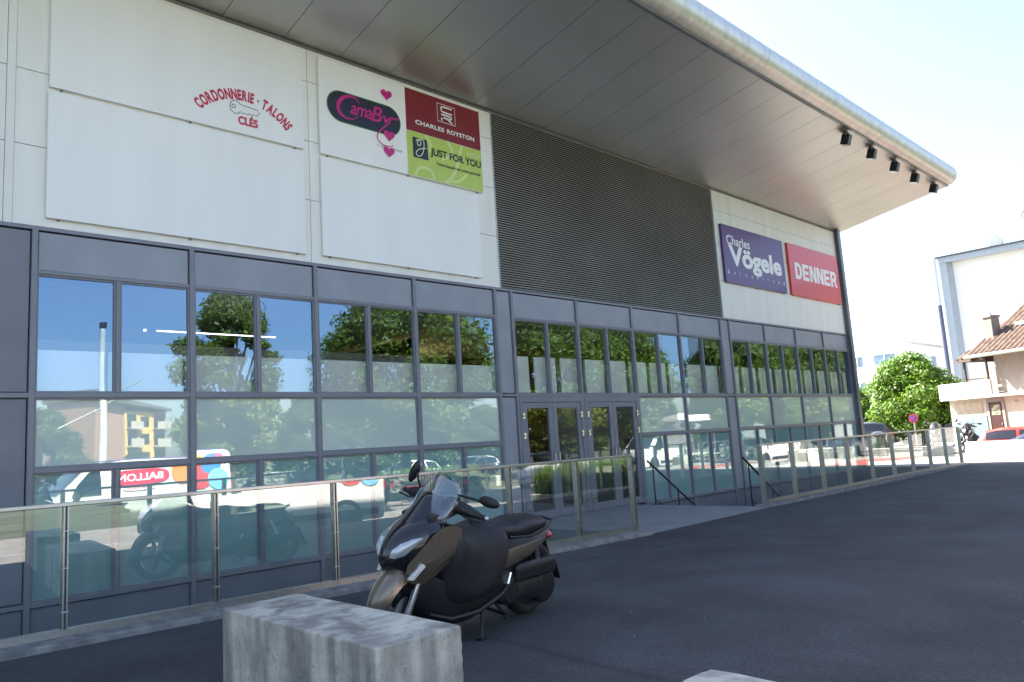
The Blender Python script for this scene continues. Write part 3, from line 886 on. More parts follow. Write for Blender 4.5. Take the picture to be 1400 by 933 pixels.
# ------------------------------------------------------------------ concrete blocks
def blockmat():
    m = CONC
    nt = m.node_tree; b = nt.nodes['Principled BSDF']
    old = b.inputs['Base Color'].links[0].from_socket
    tc = [n for n in nt.nodes if n.type == 'TEX_COORD'][0]
    mp = nt.nodes.new('ShaderNodeMapping'); mp.inputs['Scale'].default_value = (3.2, 3.2, .55)
    nt.links.new(tc.outputs['Object'], mp.inputs[0])
    n = nt.nodes.new('ShaderNodeTexNoise'); n.inputs['Scale'].default_value = 1.6; n.inputs['Detail'].default_value = 8; n.inputs['Distortion'].default_value = .5
    nt.links.new(mp.outputs[0], n.inputs['Vector'])
    r = nt.nodes.new('ShaderNodeValToRGB'); r.color_ramp.elements[0].position = .40; r.color_ramp.elements[1].position = .60
    r.color_ramp.elements[0].color = (.52, .51, .50, 1); r.color_ramp.elements[1].color = (1.05, 1.03, .98, 1)
    nt.links.new(n.outputs['Fac'], r.inputs[0])
    n2 = nt.nodes.new('ShaderNodeTexNoise'); n2.inputs['Scale'].default_value = 14; n2.inputs['Detail'].default_value = 8; n2.inputs['Roughness'].default_value = .75
    nt.links.new(tc.outputs['Object'], n2.inputs['Vector'])
    r2 = nt.nodes.new('ShaderNodeValToRGB'); r2.color_ramp.elements[0].position = .33; r2.color_ramp.elements[1].position = .44
    r2.color_ramp.elements[0].color = (.5, .5, .51, 1); r2.color_ramp.elements[1].color = (1, 1, 1, 1)
    nt.links.new(n2.outputs['Fac'], r2.inputs[0])
    a = nt.nodes.new('ShaderNodeMixRGB'); a.blend_type = 'MULTIPLY'; a.inputs[0].default_value = 1
    c = nt.nodes.new('ShaderNodeMixRGB'); c.blend_type = 'MULTIPLY'; c.inputs[0].default_value = .8
    nt.links.new(old, a.inputs[1]); nt.links.new(r.outputs[0], a.inputs[2])
    nt.links.new(a.outputs[0], c.inputs[1]); nt.links.new(r2.outputs[0], c.inputs[2])
    nt.links.new(c.outputs[0], b.inputs['Base Color'])
blockmat()
def block(x0, x1, y0, y1, h, label, seed):
    mb = MB()
    cx, cy = (x0 + x1) / 2, (y0 + y1) / 2
    mb.box(x0 - cx, x1 - cx, y0 - cy, y1 - cy, -.02, h)
    bmesh.ops.subdivide_edges(mb.bm, edges=mb.bm.edges[:], cuts=14, use_grid_fill=True)
    r = random.Random(seed)
    for v in mb.bm.verts:
        v.co += Vector((r.gauss(0, .0006), r.gauss(0, .0006), r.gauss(0, .0006)))
        ex = min(abs(v.co.x - (x0 - cx)), abs(v.co.x - (x1 - cx))) < .004
        ey = min(abs(v.co.y - (y0 - cy)), abs(v.co.y - (y1 - cy))) < .004
        ez = abs(v.co.z - h) < .004
        if ex + ey + ez >= 2 and r.random() < .35:
            v.co *= 1 - r.uniform(.001, .006)
    o = mb.build('concrete_block', CONC, None, bevel=.010)
    o.location = (cx, cy, 0)
    return tag(o, label, 'concrete block')
block(2.165, 2.715, -7.09, -5.29, .505, 'long stained concrete block in front of the scooter', 3)
block(2.22, 2.775, -10.5, -8.58, .505, 'pale concrete block cut off by the bottom edge of the picture', 5)
# ------------------------------------------------------------------ wheels and scooters
TYRE = mat('tyre rubber', (.018, .018, .019), .8, var=.15, scale=20, bump=.2, bscale=80)
RIMM = mat('dark wheel alloy', (.10, .10, .105), .35, metal=.8, var=0)
SILV = mat('silver alloy', (.55, .55, .56), .3, metal=.9, var=0)
CLOTH = mat('black waterproof cloth', (.008, .008, .012), .6, var=.2, scale=6, bump=.8, bscale=4, spec=.5, stretch=(1.6, 1.6, .6))
CLOTH.node_tree.nodes['Bump'].inputs['Distance'].default_value = .035
SEATM = mat('black seat vinyl', (.014, .014, .018), .5, var=.2, scale=10, bump=.1, bscale=200)
PLAST = mat('black plastic', (.013, .013, .015), .45, var=.1)
GLOSSB = mat('gloss black plastic', (.010, .010, .014), .16, var=0, coat=.5)
BRONZE = mat('bronze grey metallic paint', (.19, .152, .115), .30, metal=.55, var=.04, coat=.5)
REDP = mat('red scooter paint', (.42, .012, .02), .25, var=.03, coat=.8)
TAILR = mat('red tail light', (.55, .008, .012), .12, var=0, coat=.8)
LENS = mat('clear lamp lens', (.42, .44, .46), .14, metal=.35, var=0, coat=1)
LENSW = mat('pale indicator lens', (.62, .60, .56), .15, var=0, coat=1)
SCREEN = glass('clear smoked screen', (.86, .88, .90), .06)
SCREEND = glass('dark tinted screen', (.10, .11, .14), .06)
PLATE = mat('blank number plate', (.7, .7, .68), .4, var=0)

def wheel(parent, name, c, R, wd, M=None, rimm=RIMM, spokes=5, tr=.07):
    """tyre + rim, axle along local y"""
    Mw = Matrix.Translation(c) @ Matrix.Rotation(rad(90), 4, 'X')
    if M is not None: Mw = M @ Mw
    h = wd / 2
    mb = MB()
    pr = [(R - tr, -h * .75), (R - tr * .55, -h), (R - tr * .18, -h * .82), (R, -h * .35), (R, h * .35), (R - tr * .18, h * .82), (R - tr * .55, h), (R - tr, h * .75), (R - tr * 1.05, 0), (R - tr, -h * .75)]
    rings = [[Mw @ Vector((r * math.cos(2 * math.pi * k / 32), r * math.sin(2 * math.pi * k / 32), z)) for k in range(32)] for r, z in pr]
    mb.loft(rings, False)
    ty = mb.build('tyre', TYRE, None, smooth=45)
    ty.name = name
    if parent: ty.parent = parent
    ri = R - tr
    mb = MB()
    pr = [(ri, -h * .72), (ri - .015, -h * .72), (ri - .02, -h * .3), (ri - .02, h * .3), (ri - .015, h * .72), (ri, h * .72)]
    mb.loft([[Mw @ Vector((r * math.cos(2 * math.pi * k / 32), r * math.sin(2 * math.pi * k / 32), z)) for k in range(32)] for r, z in pr], False)
    mb.lathe([(.0, -h * .75), (.05, -h * .75), (.055, h * .75), (0, h * .75)], 16, Mw)
    for k in range(spokes):
        a = 2 * math.pi * k / spokes
        Ms = Mw @ Matrix.Rotation(a, 4, 'Z')
        mb.box(.04, ri - .01, -.022 * R / .3, .022 * R / .3, -h * .45, h * .45, Ms)
    mb.build('rim', rimm, ty, smooth=40)
    return ty

def symloft(mb, st):
    """st: list of (x, [(y,z)...]) half rings from the bottom centre to the top centre"""
    rings = []
    for x, hp in st:
        r = [Vector((x, y, z)) for y, z in hp]
        r += [Vector((x, -y, z)) for y, z in hp[::-1] if y > 1e-6]
        rings.append(r)
    mb.loft(rings, True)

def side_patch(st, idx, s, off, thick=.006):
    """shell following stations st between half-ring indices idx on side s, lifted by off"""
    mb = MB()
    def P(o):
        return [[Vector((x, s * (hp[i][0] + o * .9), hp[i][1] + o * .25 * (1 if i > len(hp) / 2 else -1))) for i in idx] for x, hp in st]
    mb.loft([a + b[::-1] for a, b in zip(P(off), P(off - thick))], True)
    return mb

def make_scooter(label, paint, group=None, apron=True, name='motor_scooter'):
    t = empty(name, (0, 0, 0), 0, label, 'scooter', group)
    # wheels, turned front end
    wheel(t, 'rear_wheel', (0, 0, .315), .315, .15, rimm=RIMM, spokes=5, tr=.085)
    piv = Vector((1.42, 0, .70)); ax = Vector((-.46, 0, .89)).normalized()
    S = Matrix.Translation(piv) @ Matrix.Rotation(rad(13), 4, ax) @ Matrix.Translation(-piv)
    fc = Vector((1.55, 0, .31))
    fw = wheel(t, 'front_wheel', fc, .31, .12, M=S, rimm=RIMM, spokes=5, tr=.08)
    mb = MB(); mb.lathe([(.13, -.004), (.13, .004), (.05, .004), (.05, -.004)], 28, S @ Matrix.Translation(fc + Vector((0, .05, 0))) @ Matrix.Rotation(rad(90), 4, 'X')); mb.build('brake_disc', SILV, fw)
    mb = MB()
    for s in (-1, 1): mb.tube([S @ Vector((1.42, s * .10, .68)), S @ Vector((1.53, s * .10, .40)), S @ Vector((1.56, s * .095, .31))], [.026, .026, .03], 10)
    mb.build('fork', SILV, t, smooth=60)
    def fend(a0, a1, r, wd, mname, m):
        mb = MB(); rings = []
        n = 14
        for i in range(n + 1):
            a = rad(a0 + (a1 - a0) * i / n)
            e = math.sin(math.pi * min(1, max(0, i / n * .9 + .06))) ** .5
            ring = []
            for q in range(9):
                ph = -1 + 2 * q / 8
                rr = r + .035 * (1 - ph * ph) * e - .05 * abs(ph) ** 3
                ring.append((rr, ph * wd * (.62 + .38 * e)))
            ring += [(rr - .008, yy * .97) for rr, yy in ring[::-1]]
            rings.append([S @ (fc + Vector((rr * math.cos(a), yy, rr * math.sin(a)))) for rr, yy in ring])
        mb.loft(rings, True)
        return mb.build(mname, m, t, smooth=50)
    fend(-14, 20, .335, .102, 'fender_tip', PLAST)
    fend(19, 118, .341, .108, 'front_fender', paint)
    # fairing
    FA = [
        (1.765, [(0, .675), (.02, .68), (.035, .715), (.03, .755), (.012, .775), (0, .78)]),
        (1.70, [(0, .63), (.055, .64), (.10, .715), (.09, .80), (.045, .865), (0, .88)]),
        (1.62, [(0, .59), (.095, .60), (.155, .715), (.145, .85), (.07, .93), (0, .945)]),
        (1.52, [(0, .54), (.135, .56), (.205, .725), (.19, .90), (.10, .98), (0, .995)]),
        (1.40, [(0, .48), (.17, .50), (.245, .74), (.23, .935), (.12, 1.015), (0, 1.03)]),
        (1.27, [(0, .45), (.19, .47), (.27, .76), (.26, .935), (.13, 1.03), (0, 1.045)]),
    ]
    mb = MB(); symloft(mb, FA); mb.build('fairing', GLOSSB, t, smooth=40, sub=1)
    pan = [(1.630, [(0, .6), (.080, .585), (.128, .625), (.140, .69)]), (1.55, [(0, .5), (.122, .545), (.180, .65), (.187, .80)]),
           (1.46, [(0, .5), (.155, .545), (.215, .67), (.222, .90)]), (1.37, [(0, .5), (.185, .595), (.240, .70), (.240, .945)]), (1.28, [(0, .5), (.225, .68), (.262, .765), (.262, .945)]), (1.20, [(0, .5), (.240, .785), (.262, .835), (.258, .915)])]
    for s in (-1, 1): side_patch(pan, (1, 2, 3), s, .007, .006).build('side_panel', paint, t, smooth=22)
    lip = [(1.60, [(0, .5), (.118, .60), (.150, .645), (.158, .66)]), (1.45, [(0, .5), (.19, .63), (.224, .70), (.226, .72)]), (1.27, [(0, .5), (.245, .74), (.268, .80), (.270, .815)])]
    for s in (-1, 1): side_patch(lip, (1, 2, 3), s, .017, .012).build('panel_crease', paint, t, smooth=22)
    for s in (-1, 1):
        out = [(1.768, .028, .715), (1.735, .078, .708), (1.655, .140, .740), (1.56, .190, .83), (1.48, .222, .915), (1.585, .168, .90), (1.685, .098, .855), (1.75, .045, .79)]
        mb = MB(); c = Vector((1.672, s * .120, .795))
        vs = [Vector((x, s * y, z)) for x, y, z in out]
        vs = [c + (p - c) * .70 + Vector((0, s * .004, .004)) for p in vs]
        inner = [(p * .55 + c * .45) + Vector((.014, s * .010, .004)) for p in vs]
        mb.loft([[p - Vector((.03, s * .03, 0)) for p in vs], vs, inner, [c + (p - c) * .12 + Vector((.016, s * .012, .004)) for p in inner]], True)
        hl = mb.build('headlight', LENS, t, smooth=30)
        mb = MB(); mb.lathe([(.001, .034), (.030, .030), (.036, .018), (.036, 0)], 16, Matrix.Translation((1.665, s * .095, .785)) @ Matrix.Rotation(rad(70 * s), 4, 'Z') @ Matrix.Rotation(rad(90), 4, 'Y')); mb.build('lamp_bowl', CHROME, hl, smooth=40)
        mb = MB()
        mb.prism([(1.640, .595), (1.605, .588), (1.530, .685), (1.550, .705)], lambda x, z: (x, s * (.165 + (1.655 - x) * .55), z), lambda x, z: (x - .01, s * (.13 + (1.655 - x) * .5), z))
        mb.build('indicator', LENSW, t, bevel=.006)
    # cowl, screen, instruments
    mb = MB(); symloft(mb, [(1.44, [(0, .96), (.15, .97), (.155, 1.0), (0, 1.04)]), (1.36, [(0, .97), (.17, .98), (.165, 1.02), (0, 1.085)]), (1.26, [(0, .98), (.19, .99), (.18, 1.035), (0, 1.09)]), (1.16, [(0, .99), (.16, 1.0), (.15, 1.04), (0, 1.07)])])
    mb.build('dash_cowl', PLAST, t, smooth=40)
    rings = []
    for i in range(9):
        f = i / 8
        hw = .195 * (1 - .42 * f ** 1.3)
        xc, zc = 1.615 - .265 * f, .925 + .235 * f
        rings.append([Vector((xc - (.20 - .06 * f) * (abs(k) / 6) ** 2.2, hw * k / 6, zc - .035 * (k / 6) ** 2)) for k in range(-6, 7)])
    mb = MB(); mb.loft(rings, False, False)
    o = mb.build('nose_cowl', GLOSSB, t, smooth=170)
    so = o.modifiers.new('thick', 'SOLIDIFY'); so.thickness = .012; so.offset = -1
    def scr(z0, z1, nm, m):
        mb = MB(); rings = []
        for i in range(9):
            f = z0 + (z1 - z0) * i / 8
            hw = (.215 + .02 * math.sin(math.pi * f)) * math.sqrt(max(.02, 1 - (max(0, f - .45) / .58) ** 2.2))
            xc = 1.470 - .255 * f; zc = .985 + .315 * f
            rings.append([Vector((xc - .13 * (k / 6) ** 2 * (1 - .3 * f), hw * k / 6, zc - .025 * (k / 6) ** 2 * (1 + f))) for k in range(-6, 7)])
        mb.loft(rings, False, False)
        o = mb.build(nm, m, t, smooth=170)
        so = o.modifiers.new('thick', 'SOLIDIFY'); so.thickness = .004
        return o
    scr(0, 1.0, 'windscreen', SCREEN)
    # handlebar
    gl, gr = Vector((1.075, .38, 1.0)), Vector((1.21, -.38, 1.115))
    cb = Vector((1.20, 0, 1.055))
    mb = MB(); mb.tube([gl.lerp(cb, .1), gl.lerp(cb, .35) + Vector((.02, 0, .02)), cb + Vector((-.01, .12, .02)), cb, cb + Vector((.01, -.12, .025)), gr.lerp(cb, .35) + Vector((.02, 0, .02)), gr.lerp(cb, .1)], [.022, .045, .058, .058, .058, .045, .022], 10); mb.build('handlebar', PLAST, t, smooth=60)
    for g in (gl, gr):
        mb = MB(); mb.tube([g.lerp(cb, .38), g], .019, 10); gp = mb.build('grip', TYRE, t, smooth=60)
        mb = MB(); d = (g - cb).normalized(); mb.tube([g, g + d * .03], .018, 10); mb.build('bar_end', SILV, gp, smooth=60)
        mb = MB(); mb.tube([g.lerp(cb, .45) + Vector((.04, 0, -.01)), g.lerp(cb, .30) + Vector((.075, 0, -.015)), g + Vector((.055, 0, -.02))], .007, 6); mb.build('brake_lever', PLAST, gp, smooth=60)
    for g, tip, rot in ((gl, Vector((1.17, .45, 1.135)), -4), (gr, Vector((1.10, -.36, 1.235)), 62)):
        b0 = g.lerp(cb, .52) + Vector((.02, 0, .03))
        mid = b0 + Vector((.03, 0, .095))
        mb = MB(); mb.tube([b0, b0 + Vector((.012, 0, .06)), mid, mid.lerp(tip, .5), tip], [.011, .010, .010, .010, .012], 8); mr = mb.build('mirror', PLAST, t, smooth=60)
        s = 1 if tip.y > 0 else -1
        Mm = Matrix.Translation(tip + Vector((0, s * .035, .008))) @ Matrix.Rotation(rad(rot), 4, 'X')
        mb = MB(); mb.ball((0, 0, 0), (.030, .102, .040), 16, 10, Mm); mb.build('mirror_shell', PLAST, mr, smooth=60)
        mb = MB(); mb.ball((-.026, 0, 0), (.012, .088, .031), 16, 8, Mm); mb.build('mirror_glass', CHROME, mr, smooth=60)
    # cable
    mb = MB(); mb.tube([(1.14, .20, 1.03), (1.10, .24, .97), (1.04, .22, .92), (1.0, .16, .90)], .006, 6); mb.build('cable', PLAST, t, smooth=60)
    # lower hull and foot boards
    mb = MB(); symloft(mb, [(1.50, [(0, .38), (.06, .40), (.09, .48), (.08, .58), (0, .60)]), (1.38, [(0, .24), (.12, .25), (.175, .36), (.17, .58), (0, .60)]), (1.22, [(0, .17), (.16, .18), (.225, .28), (.225, .50), (0, .52)]),
                            (.95, [(0, .175), (.18, .185), (.255, .29), (.25, .45), (0, .46)]), (.66, [(0, .22), (.17, .24), (.245, .36), (.235, .52), (0, .54)]), (.42, [(0, .33), (.12, .35), (.18, .43), (.17, .55), (0, .57)])])
    mb.build('lower_hull', PLAST, t, smooth=40)
    for s in (-1, 1):
        mb = MB(); mb.tube([(1.40, s * .175, .31), (1.22, s * .232, .255), (.95, s * .265, .265), (.66, s * .255, .335), (.46, s * .21, .42)], [.012, .02, .02, .02, .012], 8); mb.build('foot_board', PLAST, t, smooth=60)
    if apron:
        st = []
        r = random.Random(2)
        def ap(x, yb, zb, ym, zm, yt, zt, zc):
            st.append((x, [(0, zb), (yb, zb), (yb + .012, (zb * 2 + zm) / 3), (ym, zm), ((ym + yt) / 2 + .012, (zm + zt) / 2), (yt, zt), (yt * .5, (zt + zc) / 2 + .012), (0, zc)]))
        ap(1.31, .17, .42, .235, .70, .225, .87, .98)
        ap(1.24, .235, .345, .280, .70, .250, .885, .97)
        ap(1.16, .265, .325, .295, .66, .255, .865, .935)
        ap(1.06, .270, .325, .280, .60, .235, .835, .895)
        ap(.96, .265, .33, .262, .57, .222, .81, .872)
        ap(.86, .262, .345, .262, .57, .215, .81, .868)
        ap(.77, .268, .38, .278, .59, .210, .825, .880)
        ap(.69, .272, .45, .282, .62, .205, .835, .888)
        ap(.62, .25, .55, .265, .68, .195, .83, .880)
        ap(.56, .20, .66, .235, .73, .175, .83, .870)
        mb = MB(); symloft(mb, st)
        for v in mb.bm.verts:
            f = .014 * math.sin(v.co.x * 23 + v.co.z * 13) + .010 * math.sin(v.co.x * 49 - v.co.z * 37 + 1.3)
            k = min(1, abs(v.co.y) / .2)
            v.co.y += math.copysign(f * k, v.co.y); v.co.z += f * .5
        mb.build('leg_apron', CLOTH, t, smooth=50, sub=1)
    # seat
    SE = [(.80, [(0, .80), (.08, .81), (.12, .85), (.10, .885), (0, .90)]), (.70, [(0, .77), (.13, .78), (.185, .84), (.15, .90), (0, .915)]), (.50, [(0, .76), (.15, .77), (.205, .84), (.165, .885), (0, .895)]),
          (.34, [(0, .76), (.15, .77), (.205, .855), (.165, .90), (0, .91)]), (.28, [(0, .76), (.15, .77), (.20, .875), (.16, .935), (0, .95)]), (.08, [(0, .77), (.13, .78), (.18, .87), (.145, .935), (0, .95)]), (-.08, [(0, .78), (.10, .79), (.14, .86), (.11, .915), (0, .93)]), (-.15, [(0, .80), (.06, .81), (.09, .85), (.07, .885), (0, .89)])]
    mb = MB(); symloft(mb, SE); mb.build('seat', SEATM, t, smooth=60, sub=2)
    TP = [(.70, [(0, .50), (.22, .53), (.262, .60), (.23, .70), (.18, .79), (0, .79)]), (.45, [(0, .54), (.20, .57), (.25, .65), (.225, .74), (.18, .80), (0, .80)]), (.15, [(0, .60), (.15, .63), (.215, .71), (.20, .77), (.16, .82), (0, .82)]), (-.08, [(0, .65), (.09, .675), (.15, .735), (.145, .785), (.11, .82), (0, .82)]), (-.19, [(0, .70), (.05, .715), (.09, .75), (.085, .785), (.06, .81), (0, .81)])]
    mb = MB(); symloft(mb, TP); mb.build('tail_body', PLAST, t, smooth=40, sub=1)
    for s in (-1, 1): side_patch([(x, hp) for x, hp in TP[:4]], (1, 2, 3), s, .007, .006).build('tail_panel', paint, t, smooth=50, sub=1)
    mb = MB(); symloft(mb, [(-.10, [(0, .70), (.10, .70), (.155, .755), (.13, .80), (0, .80)]), (-.21, [(0, .69), (.085, .70), (.128, .745), (.10, .785), (0, .795)]), (-.255, [(0, .715), (.03, .72), (.05, .74), (.04, .76), (0, .765)])]); mb.build('tail_light', TAILR, t, smooth=40, sub=1)
    mb = MB(); mb.tube([(.55, .215, .80), (.30, .235, .815), (0, .20, .86), (-.18, .12, .88), (-.20, 0, .885), (-.18, -.12, .88), (0, -.20, .86), (.3, -.235, .815)], .011, 8); mb.build('grab_rail', PLAST, t, smooth=60)
    # mudguard and plate
    Mg = Matrix.Translation((-.17, 0, .62)) @ Matrix.Rotation(rad(30), 4, 'Y')
    mb = MB(); mb.box(-.025, .0, -.055, .055, -.24, .0, Mg); mb.box(-.03, -.005, -.10, .10, -.44, -.20, Mg); mg = mb.build('mudguard', PLAST, t, bevel=.012)
    mb = MB(); mb.box(-.036, -.0305, -.085, .085, -.40, -.24, Mg); mb.build('number_plate', PLATE, mg)
    # engine side, filter box, exhaust, shocks
    mb = MB(); mb.loft([[Vector((x, y, z + (zr * math.sin(a)))) + Vector((xr * math.cos(a), 0, 0)) for a in [2 * math.pi * k / 20 for k in range(20)]] for y, xr, zr, x, z in ((.07, .40, .11, .24, .285), (.13, .40, .12, .24, .285), (.185, .37, .10, .24, .285), (.205, .30, .06, .24, .285))], True)
    mb.lathe([(.145, 0), (.145, .05), (.12, .075), (.06, .085), (.0, .085)], 28, Matrix.Translation((-.04, .13, .265)) @ Matrix.Rotation(rad(-90), 4, 'X'))
    mb.lathe([(.11, 0), (.11, .05), (.09, .075), (.0, .08)], 24, Matrix.Translation((.46, .13, .31)) @ Matrix.Rotation(rad(-90), 4, 'X'))
    mb.build('engine_cover', PLAST, t, smooth=35)
    mb = MB(); mb.box(-.16, .42, .085, .225, .365, .52); mb.build('air_box', PLAST, t, bevel=.045, bseg=4)
    mb = MB(); mb.tube([(.45, -.12, .26), (.25, -.17, .27), (.15, -.19, .31), (-.28, -.21, .43)], [.025, .03, .07, .075], 14); mb.build('exhaust', PLAST, t, smooth=50)
    for s in (-1, 1):
        mb = MB(); mb.tube([(.50, s * .205, .47), (.555, s * .22, .36)], .020, 10); mb.build('foot_peg', CHROME, t, smooth=50); mb = MB(); mb.tube([(.03, s * .15, .40), (.12, s * .17, .62)], .028, 10)
        mb.build('shock_absorber', CHROME, t, smooth=50)
    mb = MB(); mb.tube([(.80, .18, .24), (.90, .275, .055)], .014, 8); mb.box(.86, .94, .26, .30, .048, .060); mb.build('side_stand', PLAST, t)
    mb = MB(); mb.tube([(.62, .17, .24), (.52, .20, .14), (.58, .24, .13)], .014, 8); mb.tube([(.62, -.17, .24), (.52, -.20, .14)], .014, 8); mb.tube([(.52, .20, .14), (.52, -.2, .14)], .014, 8); mb.build('centre_stand', PLAST, t)
    for ch in [o for o in bpy.data.objects if o.parent == t and o.name.split('.')[0] in ('seat', 'tail_body', 'tail_panel', 'tail_light', 'grab_rail')]:
        for v in ch.data.vertices: v.co.z -= .080 * min(1, max(0, (.85 - v.co.x) / .6))
    return t

def place(t, x, y, z, head, lean=0):
    t.location = (x, y, z)
    t.rotation_mode = 'XYZ'
    t.rotation_euler = (rad(-lean), 0, rad(head))
main_scooter = make_scooter('bronze grey scooter with black leg apron parked by the glass railing', BRONZE)
place(main_scooter, 4.76, -5.45, 0, 187.5, 9.5)
main_scooter.scale = (.97, .97, 1.0)
# ------------------------------------------------------------------ cars
def carpaint(n, c): return mat(n, c, .28, var=.0, coat=.8)
WHITEC = carpaint('white car paint', (.72, .72, .70))
REDC = carpaint('red car paint', (.48, .035, .025))
NAVYC = carpaint('dark blue car paint', (.018, .026, .075))
GREYC = carpaint('dark grey car paint', (.035, .037, .04))
SILC = carpaint('silver car paint', (.45, .46, .47))
def make_car(label, paint, group=None, kind='hatch', name='parked_car'):
    t = empty(name, (0, 0, 0), 0, label, 'car', group)
    if kind == 'hatch':
        ST = [(2.02, .52, .30, .56, .46, .60), (1.93, .72, .22, .66, .64, .70), (1.62, .82, .20, .78, .72, .83), (1.15, .85, .20, .88, .75, .925), (.88, .855, .20, .92, .74, .975), (.55, .86, .20, .935, .68, 1.21), (.20, .865, .20, .95, .63, 1.42), (-.40, .865, .20, .96, .62, 1.475), (-1.10, .86, .20, .97, .62, 1.455), (-1.55, .845, .22, .975, .60, 1.37), (-1.80, .80, .25, .96, .60, 1.10), (-1.93, .76, .28, .88, .62, .94), (-2.0, .66, .32, .66, .55, .72)]
        wb = (1.25, -1.25); c0, c1, r0, r1 = 4, 9, 9, 10
    else:
        ST = [(2.25, .52, .30, .56, .46, .60), (2.14, .74, .22, .68, .66, .72), (1.7, .84, .20, .80, .74, .85), (1.15, .875, .20, .89, .76, .935), (.85, .88, .20, .92, .75, .975), (.45, .885, .20, .935, .68, 1.22), (.02, .885, .20, .945, .62, 1.42), (-.5, .885, .20, .955, .61, 1.455), (-1.15, .88, .20, .965, .62, 1.40), (-1.75, .86, .22, .97, .68, 1.10), (-2.05, .82, .25, .95, .70, 1.0), (-2.2, .74, .30, .85, .64, .93), (-2.26, .62, .34, .62, .52, .70)]
        wb = (1.38, -1.32); c0, c1, r0, r1 = 4, 9, 8, 9
    def half(s):
        x, wd, zb, be, wr, ro = s
        return [(0, zb), (wd * .88, zb), (wd * .985, zb + .15), (wd, (zb + be) / 2 + .08), (wd * .965, be), (wr + .01, be + (ro - be) * .86), (wr * .72, ro - .005), (0, ro + .012)]
    H = [(s[0], half(s)) for s in ST]
    mb = MB(); symloft(mb, H); mb.build('body', paint, t, smooth=38, bevel=0)
    def gp(i, f, s, off):
        x, h = H[i]; a, b = h[4], h[5]
        y = a[0] + (b[0] - a[0]) * f; z = a[1] + (b[1] - a[1]) * f
        return Vector((x, s * (y + off), z + off * .3))
    for s in (-1, 1):
        cut = c0 + (c1 - c0) // 2 + 1
        for i0, i1 in ((c0, cut), (cut, c1)):
            mb = MB(); rr = []
            for i in range(i0, i1 + 1):
                ff = .10 if i != c0 else .1
                rr.append([gp(i, .10, s, .010), gp(i, .5, s, .014), gp(i, .93, s, .010)])
            for a in (rr[0], rr[-1]):
                o_ = rr[1] if a is rr[0] else rr[-2]
                for k in range(3): a[k] = a[k].lerp(o_[k], .09)
            mb.loft(rr, False, False); mb.build('side_window', GL_CAR, t, smooth=170)
        mb = MB(); mb.ball((ST[c0][0] - .12, s * (ST[c0][1] + .10), 1.0), (.06, .10, .07), 10, 8); mb.tube([(ST[c0][0] - .12, s * .82, .95), (ST[c0][0] - .12, s * .92, .98)], .02, 6); mb.build('wing_mirror', paint, t, smooth=60)
        mb = MB(); x = ST[1][0]; mb.loft([[Vector((x - .02, s * .46, .60)), Vector((x - .02, s * .46, .70)), Vector((x + .03, s * .44, .66)), Vector((x + .04, s * .44, .60))], [Vector((x - .24, s * .79, .66)), Vector((x - .26, s * .77, .765)), Vector((x - .12, s * .76, .74)), Vector((x - .1, s * .77, .66))]], True); mb.build('headlight', LENS, t)
        mb = MB(); x = ST[-2][0]; mb.box(x - .055, x + .16, s * .60 - .10, s * .60 + .165 * s * s - .0, .68, .90) if False else mb.loft([[Vector((x - .05, s * .48, .70)), Vector((x - .04, s * .48, .88)), Vector((x + .02, s * .48, .88)), Vector((x + .02, s * .48, .70))], [Vector((x - .03, s * .76, .70)), Vector((x - .02, s * .765, .90)), Vector((x + .2, s * .80, .90)), Vector((x + .2, s * .81, .70))]], True); mb.build('tail_light', TAILR, t)
    for (i, j), nm in (((c0, c0 + 2), 'windscreen'), ((r0, r1), 'rear_window')):
        mb = MB(); rr = []
        for i_ in range(i, j + 1):
            x, h = H[i_]; sgn = 1 if nm == 'windscreen' else -1
            row = [Vector((x + sgn * .012, y, z + .014)) for y, z in ((-h[5][0] * .93, h[5][1]), (-h[6][0], h[6][1]), (0, h[7][1]), (h[6][0], h[6][1]), (h[5][0] * .93, h[5][1]))]
            rr.append(row)
        for k in range(5):
            a, b = rr[0][k].copy(), rr[-1][k].copy()
            rr[0][k] = a.lerp(rr[1][k], .08); rr[-1][k] = b.lerp(rr[-2][k], .08)
        mb.loft(rr, False, False); mb.build(nm, GL_CAR, t, smooth=170)
    x0 = ST[0][0]
    mb = MB(); mb.box(x0 - .12, x0 + .006, -.45, .45, .42, .52); mb.box(x0 - .2, x0 - .015, -.5, .5, .26, .36); mb.build('grille', PLAST, t)
    mb = MB(); mb.box(x0 - .02, x0 + .014, -.24, .24, .385, .475); mb.build('number_plate', PLATE, t)
    x1 = ST[-1][0]; mb = MB(); mb.box(x1 - .012, x1 + .05, -.24, .24, .52, .63); mb.build('number_plate', PLATE, t)
    for wx in wb:
        for s in (-1, 1):
            y = s * (ST[5][1] - .085)
            wheel(t, 'wheel', (wx, y, .31), .31, .20, rimm=SILV, spokes=5, tr=.085)
            mb = MB(); mb.lathe([(.375, 0), (.375, .012), (.30, .012), (.30, 0)], 24, Matrix.Translation((wx, s * ST[5][1] * (.992) , .33)) @ Matrix.Rotation(rad(-90 * s), 4, 'X')); mb.build('wheel_arch', PLAST, t)
    return t
def pos(t, x, y, z, head):
    t.location = (x, y, z); t.rotation_euler = (0, 0, rad(head)); return t
def recar(src, label, paint, x, y, z, head, old, group=None):
    c = copy_tree(src); tag(c, label, 'car', group)
    for ch in [o for o in bpy.data.objects if o.parent == c]:
        if old in [s.material for s in ch.material_slots]:
            for s in ch.material_slots:
                if s.material == old: s.link = 'OBJECT'; s.material = paint
    return pos(c, x, y, z, head)
G_CARS = 'cars parked across the street'
car1 = pos(make_car('white hatchback parked across the street behind the flower planter', WHITEC, G_CARS), 23.1, -21.2, STR, 180 - 17)
